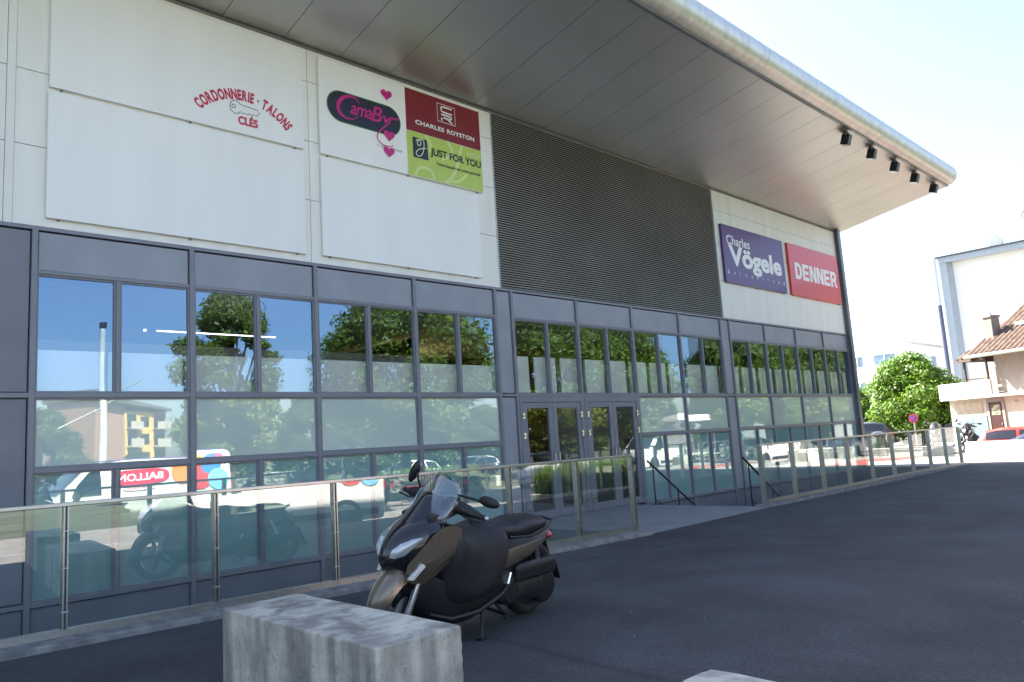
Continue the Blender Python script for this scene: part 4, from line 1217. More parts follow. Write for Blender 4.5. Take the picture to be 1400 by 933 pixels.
recar(car1, 'white hatchback farther along the kerb, half hidden by the other white car', WHITEC, 28.3, -22.6, STR, 180 - 10, WHITEC, G_CARS)
car3 = pos(make_car('dark blue saloon seen mirrored in the glass of the left door', NAVYC, G_CARS, 'saloon'), 31.2, -19.3, STR, 180)
recar(car3, 'dark grey saloon parked beyond the pale concrete barrier', GREYC, 27.8, -17.9, STR, 185, NAVYC, G_CARS)
recar(car3, 'silver saloon waiting at the far end of the street', SILC, 46.5, -15.5, STR, 178, NAVYC, G_CARS)
recar(car1, 'dark hatchback parked far off beside the leafy tree', GREYC, 41.0, 6.2, 0, 100, WHITEC, 'cars by the tree')
recar(car3, 'dark grey saloon seen through the end of the right glass railing', GREYC, 43.0, 2.2, 0, 95, NAVYC, 'cars by the tree')
recar(car1, 'red hatchback parked before the cream house wall', REDC, 35.5, -2.95, -.55, -92, WHITEC, 'cars before the house')
recar(car3, 'dark blue saloon half out of the picture beside the red hatchback', NAVYC, 33.4, -4.6, -.55, -91, NAVYC, 'cars before the house')

# ------------------------------------------------------------------ delivery van
def make_van(label, name='delivery_van', decal=True):
    t = empty(name, (0, 0, 0), 0, label, 'van')
    ST = [(2.72, .62, .42, .72, .55, .78), (2.62, .80, .30, .86, .74, .93), (2.35, .92, .28, 1.0, .84, 1.08), (1.98, .96, .28, 1.10, .88, 1.20), (1.55, .97, .28, 1.15, .84, 1.62), (1.15, .975, .28, 1.18, .80, 2.02), (.92, .98, .28, 1.2, .78, 2.16), (.4, .98, .28, 1.2, .78, 2.22), (-2.55, .98, .28, 1.2, .78, 2.22), (-2.66, .97, .30, 1.2, .77, 2.19), (-2.70, .93, .34, 1.2, .74, 2.10)]
    H = [(x, [(0, zb), (wd * .93, zb), (wd, zb + .16), (wd, be * .8), (wd * .985, be), (wr + .08, be + (ro - be) * .9), (wr * .9, ro), (0, ro + .02)]) for x, wd, zb, be, wr, ro in ST]
    mb = MB(); symloft(mb, H); mb.build('body', WHITEC, t, smooth=35)
    for s in (-1, 1):
        mb = MB()
        mb.loft([[Vector((1.62, s * .985, 1.20)), Vector((.92, s * 1.0, 1.22))], [Vector((1.50, s * .955, 1.48)), Vector((.92, s * .955, 1.62))], [Vector((1.22, s * .905, 1.80)), Vector((.94, s * .90, 1.92))]], False, False)
        mb.build('side_window', GL_CAR, t)
        mb = MB(); mb.box(1.45, 1.60, s * 1.12 - .08, s * 1.12 + .08, 1.12, 1.42); mb.build('wing_mirror', PLAST, t, bevel=.03)
        mb = MB(); mb.loft([[Vector((2.66, s * .56, .70)), Vector((2.62, s * .56, .90)), Vector((2.70, s * .54, .82))], [Vector((2.33, s * .93, .80)), Vector((2.30, s * .91, 1.02)), Vector((2.45, s * .90, .92))]], True); mb.build('headlight', LENS, t)
        mb = MB(); mb.box(-2.72, -2.60, s * .86 - .06, s * .86 + .06, .95, 1.35); mb.build('tail_light', TAILR, t)
        mb = MB(); mb.box(-2.5, 1.2, s * .98 - .008, s * .98 + .014, .42, .56); mb.build('side_strip', PLAST, t)
        for wx in (1.80, -1.62):
            wheel(t, 'wheel', (wx, s * .87, .35), .35, .22, rimm=SILV, spokes=8, tr=.11)
            mb = MB(); mb.lathe([(.44, 0), (.44, .012), (.33, .012), (.33, 0)], 24, Matrix.Translation((wx, s * .972, .38)) @ Matrix.Rotation(rad(-90 * s), 4, 'X')); mb.build('wheel_arch', PLAST, t)
    mb = MB(); mb.loft([[Vector((1.93, y, 1.235)) for y in (-.80, -.4, 0, .4, .80)], [Vector((1.56, y, 1.645 - .02 * (abs(y) > .7))) for y in (-.80, -.4, 0, .4, .80)], [Vector((1.20, y, 2.0 - .06 * (abs(y) > .7))) for y in (-.76, -.4, 0, .4, .76)]], False, False)
    for v in mb.bm.verts: v.co += Vector((.02, 0, .03))
    mb.build('windscreen', GL_CAR, t)
    mb = MB(); mb.box(2.60, 2.74, -.6, .6, .46, .66); mb.build('grille', PLAST, t)
    if decal:
        # the right-hand flank faces the shop: letters run from the rear to the nose
        def T(a, b, yy=.0):
            z = b
            y = -(.984 - max(0, (z - 1.2)) / 1.0 * .115) - .008 - yy
            return (a, y, z)
        # the right-hand side is -y; seen from there +x is to the right, so letters run along +x
        P0 = lambda a, b: T(a, b); P1 = lambda a, b: T(a, b, .004); P2 = lambda a, b: T(a, b, .008)
        def rpoly(mb, cx, cz, hw, hh, P):
            pts = []
            for k in range(32):
                t_ = 2 * math.pi * k / 32
                pts.append((cx + hw * math.copysign(abs(math.cos(t_)) ** .5, math.cos(t_)), cz + hh * math.copysign(abs(math.sin(t_)) ** .7, math.sin(t_))))
            poly(mb, pts, 0, P)
        for (cx, cz, r, nm, c, ly) in ((-1.30, 1.72, .34, 'orange_balloon', (.75, .22, .04), .0), (-1.78, 1.52, .36, 'red_balloon', (.62, .05, .05), .002), (-2.10, 1.86, .30, 'blue_balloon', (.05, .22, .70), .004), (-2.30, 1.42, .30, 'light_blue_balloon', (.20, .50, .80), .006), (-1.62, 1.98, .18, 'yellow_balloon', (.75, .52, .05), .006), (-2.30, 2.0, .14, 'pink_balloon', (.70, .10, .25), .008)):
            mb = MB(); disc(mb, cx, cz, r, min(r * 1.05, 2.12 - cz + .0 if cz + r > 2.12 else r * 1.05), 0, lambda a, b, ly=ly: T(a, b, ly)); mb.build(nm, mat(nm.replace('_', ' ') + ' print', c, .35, var=0), t)
        mb = MB(); rpoly(mb, -.12, 1.66, .78, .20, P0); mb.build('logo_field', mat('crimson print', (.55, .012, .05), .35, var=0), t)
        mb = MB(); fit_text(mb, 'BALLON', -.72, 1.57, 1.20, .19, 0, P1, bold=.02); mb.build('lettering', WHITEP, t)
        mb = MB(); rpoly(mb, -.10, 1.375, .44, .075, P1); mb.build('logo_tag', mat('pale pink print', (.75, .6, .6), .4, var=0), t)
        mb = MB(); fit_text(mb, 'SERVICE', -.42, 1.345, .64, .07, 0, P2, bold=.01); mb.build('small_lettering', mat('crimson lettering', (.5, .012, .05), .4, var=0), t)
        mb = MB(); mb.box(-2.6, .85, -.60, .60, 2.235, 2.25); mb.build('roof_stripe', mat('violet print', (.10, .06, .38), .4, var=0), t)
    return t
pos(make_van('white delivery van with balloon print and crimson BALLON lettering on its flank'), 7.35, -13.35, STR + .06, 180)
van2 = make_van('plain white box van with an open awning parked along the street', decal=False)
pos(van2, 36.6, -15.6, STR, 180)
aw = empty('market_awning', (38.3, -14.2, STR), 0, 'long white awning on thin posts beside the plain white van', 'awning')
mb = MB(); mb.prism([(-1.2, 2.75), (1.0, 3.05), (1.0, 3.0), (-1.2, 2.70)], lambda y, z: (-3.2, y, z), lambda y, z: (3.6, y, z)); mb.box(-3.2, 3.6, .99, 1.03, 2.72, 3.04); mb.build('canopy', mat('white canvas', (.75, .74, .70), .8, var=.05), aw)
for x in (-3.0, .2, 3.4):
    mb = MB(); mb.tube([(x, .95, 0), (x, .95, 2.98)], .03, 8); mb.build('post', SILV, aw)
mb = MB(); mb.box(-2.6, 3.0, .2, .8, .75, .80); mb.box(-2.6, -2.5, .25, .75, 0, .75); mb.box(2.9, 3.0, .25, .75, 0, .75); mb.build('counter', mat('pale counter', (.6, .58, .52), .6), aw)
red1 = make_scooter('red scooter parked across the street, the nearer of two', REDP, 'red scooters across the street', apron=False)
place(red1, 14.9, -19.0, STR, 235, 6)
red2 = copy_tree(red1); tag(red2, 'red scooter parked across the street beside a white hatchback', 'scooter', 'red scooters across the street'); place(red2, 17.6, -19.5, STR, 228, 6)

# ------------------------------------------------------------------ trees
BARK = mat('grey brown bark', (.09, .07, .055), .95, var=.35, scale=6, bump=.8, bscale=18)
LEAF_A = leafmat('mid green leaves', (.07, .105, .010), (.11, .15, .014), (.17, .20, .025))
LEAF_B = leafmat('bright green leaves', (.06, .125, .018), (.10, .19, .03), (.16, .25, .05))
LEAF_C = leafmat('dark green leaves', (.030, .055, .012), (.05, .085, .016), (.075, .115, .024))
def leaf_cloud(lobes, n, size, seed, flat=.5):
    g = np.random.default_rng(seed)
    L = np.array(lobes)                       # cx cy cz rx ry rz
    vol = L[:, 3] * L[:, 4] * L[:, 5]
    idx = g.choice(len(L), n, p=vol ** .8 / (vol ** .8).sum())
    d = g.normal(size=(n, 3)); d /= np.linalg.norm(d, axis=1)[:, None]
    rad_ = g.uniform(0, 1, n) ** .42 * (1 + .12 * g.normal(size=n))
    c = L[idx, :3] + d * rad_[:, None] * L[idx, 3:6]
    nrm = d + g.normal(size=(n, 3)) * .7 + np.array([0, 0, .5]); nrm /= np.linalg.norm(nrm, axis=1)[:, None]
    a = np.cross(nrm, g.normal(size=(n, 3))); a /= np.linalg.norm(a, axis=1)[:, None]
    b = np.cross(nrm, a)
    s = size * g.uniform(.6, 1.3, n)[:, None]
    P = np.stack([c - a * s, c - b * s * flat, c + a * s + nrm * s * .15, c + b * s * flat], 1).reshape(-1, 3)
    me = bpy.data.meshes.new('crown')
    me.vertices.add(4 * n); me.vertices.foreach_set('co', P.ravel())
    me.loops.add(4 * n); me.loops.foreach_set('vertex_index', np.arange(4 * n))
    me.polygons.add(n); me.polygons.foreach_set('loop_start', np.arange(n) * 4); me.polygons.foreach_set('loop_total', np.full(n, 4))
    me.update(); me.validate()
    return me
def make_tree(h, r, base, n, size, seed, leaf, label, group, name='leafy_tree', nl=26, shape=1.0):
    rnd = random.Random(seed)
    t = empty(name, (0, 0, 0), 0, label, 'tree', group)
    lobes = []; tips = []
    for k in range(nl):
        f = (k + .5) / nl
        z = base + (h - base) * (.08 + .86 * f)
        env = r * (math.sin(math.pi * min(1, (f * .86 + .14)) ** shape) ** .7) 
        a = k * 2.399 + rnd.uniform(-.4, .4)
        q = env * rnd.uniform(.45, .85)
        rr = r * rnd.uniform(.18, .36)
        c = (q * math.cos(a), q * math.sin(a), z)
        lobes.append((*c, rr, rr, rr * rnd.uniform(.55, .85))); tips.append(c)
    mb = MB()
    w0 = .035 * h * .55 + .05
    mb.tube([(0, 0, -.1), (.02, 0, base * .5), (.0, .04, base), (.05, .02, base + (h - base) * .5), (0, 0, h * .92)], [w0 * 1.25, w0, w0 * .85, w0 * .45, .02], 10)
    for c in tips[::2]:
        z0 = base * .8 + (c[2] - base) * .55
        mb.tube([(0, 0, z0), (c[0] * .45, c[1] * .45, z0 + (c[2] - z0) * .35), c], [w0 * .4, w0 * .22, .012], 6)
    mb.build('trunk', BARK, t, smooth=60)
    link_mesh('crown', leaf_cloud(lobes, n, size, seed), leaf, t)
    return t
G_T = 'street trees mirrored in the shop windows'
def retree(src, x, y, z, rot, s, label, group=G_T):
    c = copy_tree(src); tag(c, label, 'tree', group)
    c.location = (x, y, z); c.rotation_euler = (0, 0, rot); c.scale = s; return c
tA = make_tree(8.4, 2.1, 1.6, 26000, .095, 11, LEAF_A, 'slim street tree mirrored left of the middle of the window front', G_T, shape=1.1, nl=48)
tA.location = (11.9, -16.8, STR)
tB = make_tree(9.2, 3.7, 2.0, 50000, .11, 12, LEAF_A, 'broad street tree, largest one mirrored in the window front', G_T, nl=64)
tB.location = (18.4, -14.9, STR)
tC = make_tree(8.6, 3.2, 2.2, 38000, .105, 13, LEAF_A, 'broad tree mirrored above the left pair of doors', G_T, nl=50)
tC.location = (27.0, -14.8, STR)
retree(tB, 31.6, -14.6, STR, 1.3, (.93, .93, .95), 'broad tree mirrored above the right pair of doors')
retree(tC, 40.2, -13.0, STR, 2.1, (.9, .9, .98), 'tree mirrored just left of the second grey pier')
retree(tC, 45.5, -13.4, STR, .7, (.95, .95, .95), 'tree mirrored right of the second grey pier')
retree(tB, 51.5, -13.0, STR, 3.6, (.9, .9, .9), 'tree mirrored in the middle of the right window bay')
retree(tC, 58.0, -12.2, STR, 4.4, (1.05, 1.05, 1.0), 'tree mirrored at the corner end of the window front')
tD = make_tree(5.6, 2.9, .5, 26000, .12, 14, LEAF_C, 'dense dark bushy tree beyond the street, farthest left', 'bushy trees beyond the street', name='bushy_tree', nl=26, shape=.75)
tD.location = (10.5, -38.5, -.4)
k = 0
for x, y, s, lab in ((19.0, -33.5, .95, 'dense bushy tree beyond the street between the apartment block and the slim tree'), (23.0, -30.5, 1.0, 'dense bushy tree behind the slim street tree'), (26.2, -29.5, .85, 'low dense bushy tree behind the left part of the broad tree'), (29.8, -29.0, .95, 'dense bushy tree behind the trunk of the broad tree'), (33.5, -27.0, .9, 'dense bushy tree behind the white hatchbacks'),
                     (39.5, -25.5, 1.0, 'dense bushy tree behind the blue saloon'), (46.0, -23.5, 1.05, 'dense bushy tree behind the white awning'), (53, -22, 1.0, 'dense bushy tree behind the silver saloon'), (61, -19, 1.1, 'dense bushy tree at the far end of the street'), (14.8, -36.5, .6, 'small bushy tree in front of the apartment block')):
    k += 1
    retree(tD, x, y, -.4, k * 1.7, (s, s, s * random.uniform(.85, 1.05)), lab, 'bushy trees beyond the street')
tE = make_tree(4.75, 2.35, .55, 34000, .09, 15, LEAF_B, 'bright green round tree standing beyond the right end of the shop', 'trees beyond the shop corner', nl=56, shape=.8)
tE.location = (43.6, 4.0, 0); tE.scale = (1.12, 1.12, 1.03)
retree(tE, 47.5, 9.0, 0, 2.0, (.85, .85, .8), 'pale green tree half hidden behind the corner of the shop', 'trees beyond the shop corner')
retree(tE, 52.5, 2.6, 0, 4.0, (.7, .7, .62), 'small green tree behind the round tree, beside the garage door', 'trees beyond the shop corner')

# ------------------------------------------------------------------ planter, barriers, wall
pl = empty('flower_planter', (15.3, -12.6, -.36), 0, 'long low concrete planter full of tall green grasses', 'planter')
mb = MB(); mb.box(0, 4.6, -.6, .6, -.1, .30); mb.build('trough', CONC, pl, bevel=.02)
def grass(n, x0, x1, y0, y1, h, seed):
    g = np.random.default_rng(seed)
    bx = g.uniform(x0, x1, n); by = g.uniform(y0, y1, n); hh = h * g.uniform(.4, 1.1, n); a = g.uniform(0, 6.28, n); b = g.uniform(.05, .35, n) * hh
    w_ = .012
    P = np.zeros((n, 4, 3))
    P[:, 0] = np.c_[bx - w_ * np.sin(a), by + w_ * np.cos(a), np.zeros(n)]; P[:, 1] = np.c_[bx + w_ * np.sin(a), by - w_ * np.cos(a), np.zeros(n)]
    P[:, 2] = np.c_[bx + b * np.cos(a) + .006 * np.sin(a), by + b * np.sin(a), hh]; P[:, 3] = np.c_[bx + b * np.cos(a) - .006 * np.sin(a), by + b * np.sin(a), hh]
    me = bpy.data.meshes.new('grasses')
    me.vertices.add(4 * n); me.vertices.foreach_set('co', P.reshape(-1)); me.loops.add(4 * n); me.loops.foreach_set('vertex_index', np.arange(4 * n))
    me.polygons.add(n); me.polygons.foreach_set('loop_start', np.arange(n) * 4); me.polygons.foreach_set('loop_total', np.full(n, 4)); me.update()
    return me
o = link_mesh('grasses', grass(5000, .1, 4.5, -.5, .5, .85, 3), LEAF_B, pl); o.location = (0, 0, .28)
fb = empty('flower_bush', (24.6, -18.0, STR), 0, 'green bush with red flowers beside the white hatchback', 'bush')
link_mesh('leaves', leaf_cloud([(0, 0, .55, .9, .7, .55), (.7, .2, .5, .6, .6, .5), (-.7, 0, .5, .6, .6, .45)], 2500, .07, 5), LEAF_A, fb)
REDF = mat('red petals', (.55, .02, .03), .6, var=.2)
link_mesh('flowers', leaf_cloud([(0, .1, .95, .85, .6, .22), (.7, .3, .75, .5, .5, .3), (-.6, .1, .75, .5, .5, .3)], 500, .06, 6, .9), REDF, fb)
def barrier(x0, y0, L, h, wd, ang, z, label, group=None):
    mb = MB()
    mb.prism([(-wd / 2, 0), (wd / 2, 0), (wd / 2 - .03, h), (-wd / 2 + .03, h)], lambda y, zz: (0, y, zz), lambda y, zz: (L, y, zz))
    o = mb.build('concrete_barrier', CONC, None, bevel=.02); o.location = (x0, y0, z); o.rotation_euler = (0, 0, rad(ang))
    return tag(o, label, 'barrier', group)
barrier(23.4, -15.4, 1.9, .62, .5, 0, STR, 'pale concrete barrier on the sunny street, in front of the grey saloon')
barrier(31.6, -11.2, 1.3, .55, .5, 0, -.2, 'short pale concrete barrier standing alone on the sunny road')
PALEC = mat('pale concrete', (.50, .49, .46), .85, var=.12, scale=3)
o = barrier(31.75, -1.55, 3.6, .50, .40, -95, 0, 'long whitish concrete barrier in front of the red and blue cars'); o.material_slots[0].material = PALEC
o = barrier(29.4, 1.5, 3.2, .45, .4, -62, 0, 'low whitish concrete barrier seen through the end of the right glass railing'); o.material_slots[0].material = PALEC
mb = MB()
mb.box(-5.2, 5.2, -.2, .2, 0, 1.25)
bmesh.ops.subdivide_edges(mb.bm, edges=mb.bm.edges[:], cuts=10, use_grid_fill=True)
for v in mb.bm.verts: v.co += Vector((0, random.gauss(0, .025), random.gauss(0, .02)))
o = mb.build('stone_wall', mat('grey rubble stone', (.16, .16, .15), .9, var=.8, scale=9, bump=1, bscale=9)); o.location = (13.9, -24.6, STR); o.rotation_euler = (0, 0, rad(20)); tag(o, 'low grey rubble stone wall across the street behind the delivery van', 'wall')
# concrete lamp mast and small street sign across the street
t = empty('concrete_mast', (7.5, -16.4, STR), 0, 'tall pale concrete mast across the street in front of the apartment block', 'mast')
mb = MB(); mb.tube([(0, 0, 0), (0, 0, 3.2), (0, 0, 6.7)], [.14, .11, .085], 14); mb.build('shaft', PALEC, t, smooth=60)
mb = MB(); mb.tube([(0, 0, 6.6), (0, 0, 6.78)], .11, 14); mb.build('cap', GREYC, t, smooth=60)
mb = MB(); mb.tube([(-.05, 0, 4.1), (-1.3, .1, 3.4)], .025, 6); mb.tube([(.05, 0, 4.2), (1.3, -.1, 4.9)], .025, 6); mb.build('stay', GREYC, t)
t = empty('street_sign', (17.8, -19.6, STR), 0, 'tall pale framed notice board on posts across the street', 'sign')
mb = MB(); mb.box(-.45, -.40, -.03, .03, 0, 3.1); mb.box(.40, .45, -.03, .03, 0, 3.1); mb.build('post', SILV, t)
mb = MB(); mb.box(-.39, .39, -.02, .02, 1.6, 3.05); mb.build('board', mat('pale blue notice', (.35, .42, .48), .4), t)
t = empty('street_lamp', (37.2, -10.9, -.1), 0, 'thin pale lamp post by the far trees', 'lamp post')
mb = MB(); mb.tube([(0, 0, 0), (0, 0, 4.2)], [.06, .045], 10); mb.build('pole', SILV, t, smooth=60)
mb = MB(); mb.lathe([(.05, 4.15), (.16, 4.3), (.17, 4.45), (.10, 4.62), (0, 4.66)], 16); mb.build('lamp_head', PALEC, t, smooth=60)

# ------------------------------------------------------------------ apartment block across the street
t = empty('apartment_block', (27.2, -84.5, -.6), rad(-25), 'yellow and white apartment block with balconies far across the street', 'building')
mb = MB(); mb.box(-1.2, 4.6, -3.6, 3.6, 0, 9.2); mb.build('wall', mat('ochre render', (.55, .36, .11), .8), t)
mb = MB(); mb.box(-4.8, -1.22, -3.9, 3.4, 0, 10.3); mb.build('brick_wing', mat('brown wing render', (.26, .15, .10), .8), t)
mb = MB(); mb.prism([(-5.2, 10.35), (4.9, 9.25), (4.9, 9.5), (-5.2, 11.0)], lambda x, z: (x, -4.2, z), lambda x, z: (x, 4.4, z)); mb.build('roof', mat('dark roof', (.10, .10, .11), .5), t)
for fl_ in range(4):
    for s, (a, b) in enumerate(((-1.1, .6), (2.6, 4.7))):
        z = .6 + fl_ * 2.15
        mb = MB(); mb.box(a, b, 3.6, 4.5, z, z + .14); mb.box(a, b, 4.42, 4.5, z + .14, z + .95); bo = mb.build('balcony', mat('white balcony', (.36, .34, .30), .7), t)
        mb = MB(); mb.box(a + .2, b - .2, 3.59, 3.62, z + .2, z + 1.9); mb.build('window', GL_CAR, t)
    mb = MB(); mb.box(1.0, 2.1, 3.59, 3.62, .9 + fl_ * 2.15, 2.2 + fl_ * 2.15); mb.build('window', GL_CAR, t)

# ------------------------------------------------------------------ house beyond the corner
PH = Vector((38.1, -1.15, 0.02)); ANG = math.atan2(-.91, -.42)
HS = empty('tiled_house', PH, ANG, 'cream house with brown tiled roof, loggia and teal garage doors', 'house')
HS.scale = (.64, 1, 1)
# local: +x to the right along the front, +y is towards the camera side? checked below
FY = 1 if (Matrix.Rotation(ANG, 3, 'Z') @ Vector((0, 1, 0))).dot(Vector((-1, 0, 0))) > 0 else -1
CREAM = mat('cream render', (.62, .57, .44), .85, var=.06, scale=2)
GREYR = mat('greige upper render', (.36, .32, .27), .85, var=.06, scale=2)
TEAL = mat('faded teal garage paint', (.17, .27, .29), .6, var=.08, scale=3)
DOORB = mat('dark brown door', (.055, .022, .018), .4, var=.1)
TILE = mat('brown roof tile', (.13, .085, .065), .85, var=.3, scale=3.5)
def hb(mb, x0, x1, y0, y1, z0, z1):          # y measured outwards towards the camera
    mb.box(x0, x1, min(FY * y0, FY * y1), max(FY * y0, FY * y1), z0, z1)
mb = MB(); hb(mb, -3.6, 4.2, -7, 0, -.95, 2.18); mb.build('wall', CREAM, HS)
mb = MB(); hb(mb, .25, 4.2, -7, -.05, 2.30, 4.1); hb(mb, -3.0, .25, -7, -1.7, 2.30, 4.1); mb.build('upper_wall', GREYR, HS)
mb = MB(); hb(mb, -3.9, 4.3, -1.7, .35, 2.18, 2.30); mb.build('balcony_slab', PALEC, HS)
mb = MB(); hb(mb, -3.9, .2, .22, .35, 2.30, 2.93); hb(mb, -3.9, -3.77, -1.7, .22, 2.30, 2.93); mb.build('parapet', mat('cream parapet', (.66, .62, .52), .8, var=.05), HS)
for nm, (a, b), (z0, z1), m in (('garage_door', (-3.2, -1.85), (-.25, 1.42), TEAL), ('garage_door', (-1.83, -.75), (-.25, 1.42), TEAL)):
    mb = MB(); hb(mb, a, b, 0, .05, z0, z1)
    g = mb.build(nm, m, HS, bevel=.01)
mb = MB(); hb(mb, -3.2, -1.0, .0, .02, 1.55, 2.05); mb.build('wall_panel', mat('pale panel', (.55, .47, .35), .8), HS)
mb = MB(); hb(mb, -.66, -.50, 0, .06, 0, 2.12); hb(mb, .46, .62, 0, .06, 0, 2.12); hb(mb, -.5, .46, 0, .06, 1.97, 2.12); mb.build('door_surround', mat('stone surround', (.33, .28, .25), .8), HS)
mb = MB(); hb(mb, -.49, .45, 0, .04, 0, 1.96); dr = mb.build('door', DOORB, HS)
mb = MB(); hb(mb, -.34, .30, .04, .05, 1.40, 1.84); pn = mb.build('pane', mat('leaded door glass', (.35, .33, .22), .2, var=.8, scale=9), dr)
mb = MB(); hb(mb, .30, .38, .04, .09, .95, 1.05); mb.build('handle', SILV, dr)
mb = MB(); hb(mb, 1.35, 1.60, 0, .03, 1.9, 2.0); mb.build('vent', mat('vent metal', (.4, .35, .28), .5), HS)
mb = MB()
for x in (-1.75, -.05): hb(mb, x, x + .10, .18, .28, 2.93, 3.92)
hb(mb, -1.75, .05, .18, .28, 3.82, 3.95); hb(mb, -1.75, .05, .18, .24, 3.0, 3.06); hb(mb, -1.75, -1.65, -1.7, .2, 3.82, 3.95)
mb.build('loggia_frame', mat('dark timber', (.06, .04, .035), .6), HS)
mb = MB(); hb(mb, -1.0, -.35, -1.69, -1.64, 2.4, 3.7); mb.build('window', GL_CAR, HS)
# tiled roof slopes with rolled tiles
def tiles(mb, x0, x1, y0, z0, y1, z1, hipl=0.0):
    n = int((x1 - x0) / .05); rows = 12
    rings = []
    for j in range(rows + 1):
        for st in (0, 1):
            f = min(1, (j + st * .98) / rows)
            if j == rows and st: continue
            ring = []
            xa = x0 + hipl * f
            for i in range(n + 1):
                x = xa + (x1 - xa) * i / n
                ph = (x / .40) * 2 * math.pi
                z = z0 + (z1 - z0) * f + .06 * math.sin(ph) + (.012 if st == 0 else .0)
                ring.append(Vector((x, FY * (y0 + (y1 - y0) * f), z)))
            rings.append(ring)
    mb.loft(rings, False, False)
mb = MB(); tiles(mb, -2.05, -.75, .45, 3.93, -2.3, 5.55, .9)
tiles(mb, -.75, 4.4, .75, 4.02, -3.6, 6.75, .3)
mb.face([(-2.05, FY * .45, 3.9), (-1.15, FY * -2.3, 5.5), (-1.15, FY * -5, 3.9)]); mb.face([(-.75, FY * .75, 3.98), (-.45, FY * -3.6, 6.7), (0, FY * -7.5, 4.0)]); mb.face([(0, FY * -3.6, 6.55), (4.4, FY * -3.6, 6.55), (4.4, FY * -7.8, 4.0), (-.2, FY * -7.8, 4.0)])
rf = mb.build('roof', TILE, HS, smooth=60)
mb = MB(); hb(mb, -.62, -.02, -.95, -.45, 4.3, 5.72); hb(mb, -.68, .04, -1.0, -.4, 5.72, 5.80); ch = mb.build('chimney', mat('grey chimney render', (.20, .18, .16), .85, var=.1), rf)
mb = MB(); mb.tube([(-.3, FY * -.7, 5.8), (-.3, FY * -.7, 6.05)], .05, 8); mb.tube([(-.45, FY * -.7, 6.0), (-.15, FY * -.7, 5.96)], .03, 6); mb.build('cowl', SILV, rf)
mb = MB()
for z_, y_ in ((5.25, -1.05),): hb(mb, .95, 2.2, y_ - .4, y_, z_ - .02, z_ + .12)
mb.build('skylight', mat('pale skylight', (.7, .7, .7), .3), rf)
mb = MB(); mb.tube([(-.8, FY * .86, 3.98), (4.4, FY * .86, 3.98)], .075, 10); mb.build('gutter', mat('pale green gutter', (.36, .46, .36), .5), HS)
mb = MB(); hb(mb, -2.1, -.8, .35, .5, 3.82, 3.92); mb.build('eaves_board', mat('dark eaves', (.10, .06, .05), .6), HS)

# ------------------------------------------------------------------ tall white building
TW = empty('white_office_block', (65.5, 8.0, 0), 0, 'tall blank white building with blue grey edge frame behind the tiled house', 'building')
BRIGHT = mat('white render', (.82, .82, .82), .7, var=.02)
EDGE = mat('blue grey edge metal', (.36, .41, .47), .4, metal=.2, var=.05)
mb = MB(); mb.box(.6, 25, -40, -.4, -.5, 13.5); mb.build('wall', BRIGHT, TW)
mb = MB(); mb.prism([(0, 0), (.9, 0), (.9, -.95), (.0, -.5)], lambda x, y: (x, y, -.5), lambda x, y: (x, y, 13.95)); mb.build('edge_fin', EDGE, TW)
mb = MB(); mb.box(-.1, 1.2, -40, .02, 13.5, 13.9); mb.build('parapet', EDGE, TW)
mb = MB(); mb.box(-.2, 25, -40, .2, 13.9, 14.02); mb.build('roof', GREYC, TW)
mb = MB(); mb.tube([(-.05, .35, 10.2), (-.05, .35, 13.9)], .16, 10); mb.build('downpipe', mat('pale blue pipe', (.55, .65, .72), .4), TW)
mb = MB(); mb.tube([(-.05, .35, -.5), (-.05, .35, 10.2)], .17, 10); mb.build('downpipe', mat('dark blue pipe', (.08, .09, .16), .4), TW)
for k, (yy, hh, lab) in enumerate(((-3.9, 1.5, 'angular pale lamp standing on the parapet of the tall white building'), (-6.6, 2.6, 'crane-like lamp arm on the roof of the tall white building'))):
    rl = empty('rooftop_lamp', (65.9, 8 + yy, 14.02), 0, lab, 'lamp', None)
    if k == 0:
        mb = MB(); mb.prism([(-.45, 0), (.5, 0), (.55, .35), (.1, .95), (-.35, 1.25), (-.25, .8)], lambda y, z: (-.2, -y, z), lambda y, z: (.2, -y, z)); mb.build('housing', SILC, rl, bevel=.03)
        mb = MB(); mb.box(-.3, .3, -.6, .6, -.01, .06); mb.build('base', GREYC, rl)
    else:
        mb = MB(); mb.tube([(0, -1.5, 0), (0, -1.3, 1.3), (0, -1.2, 2.5)], .10, 8); mb.tube([(0, -.2, 2.75), (0, -3.0, 2.55)], [.16, .26], 8); mb.build('arm', SILC, rl)
        mb = MB(); mb.tube([(0, -.2, 2.75), (0, .45, 2.45), (0, .85, 2.0)], [.16, .12, .06], 8); mb.tube([(0, .85, 2.0), (0, .7, 1.75)], .07, 6); mb.build('hook', SILC, rl)
        mb = MB(); mb.ball((0, -1.4, .5), (.3, .5, .25), 10, 8); mb.build('motor', GREYC, rl)
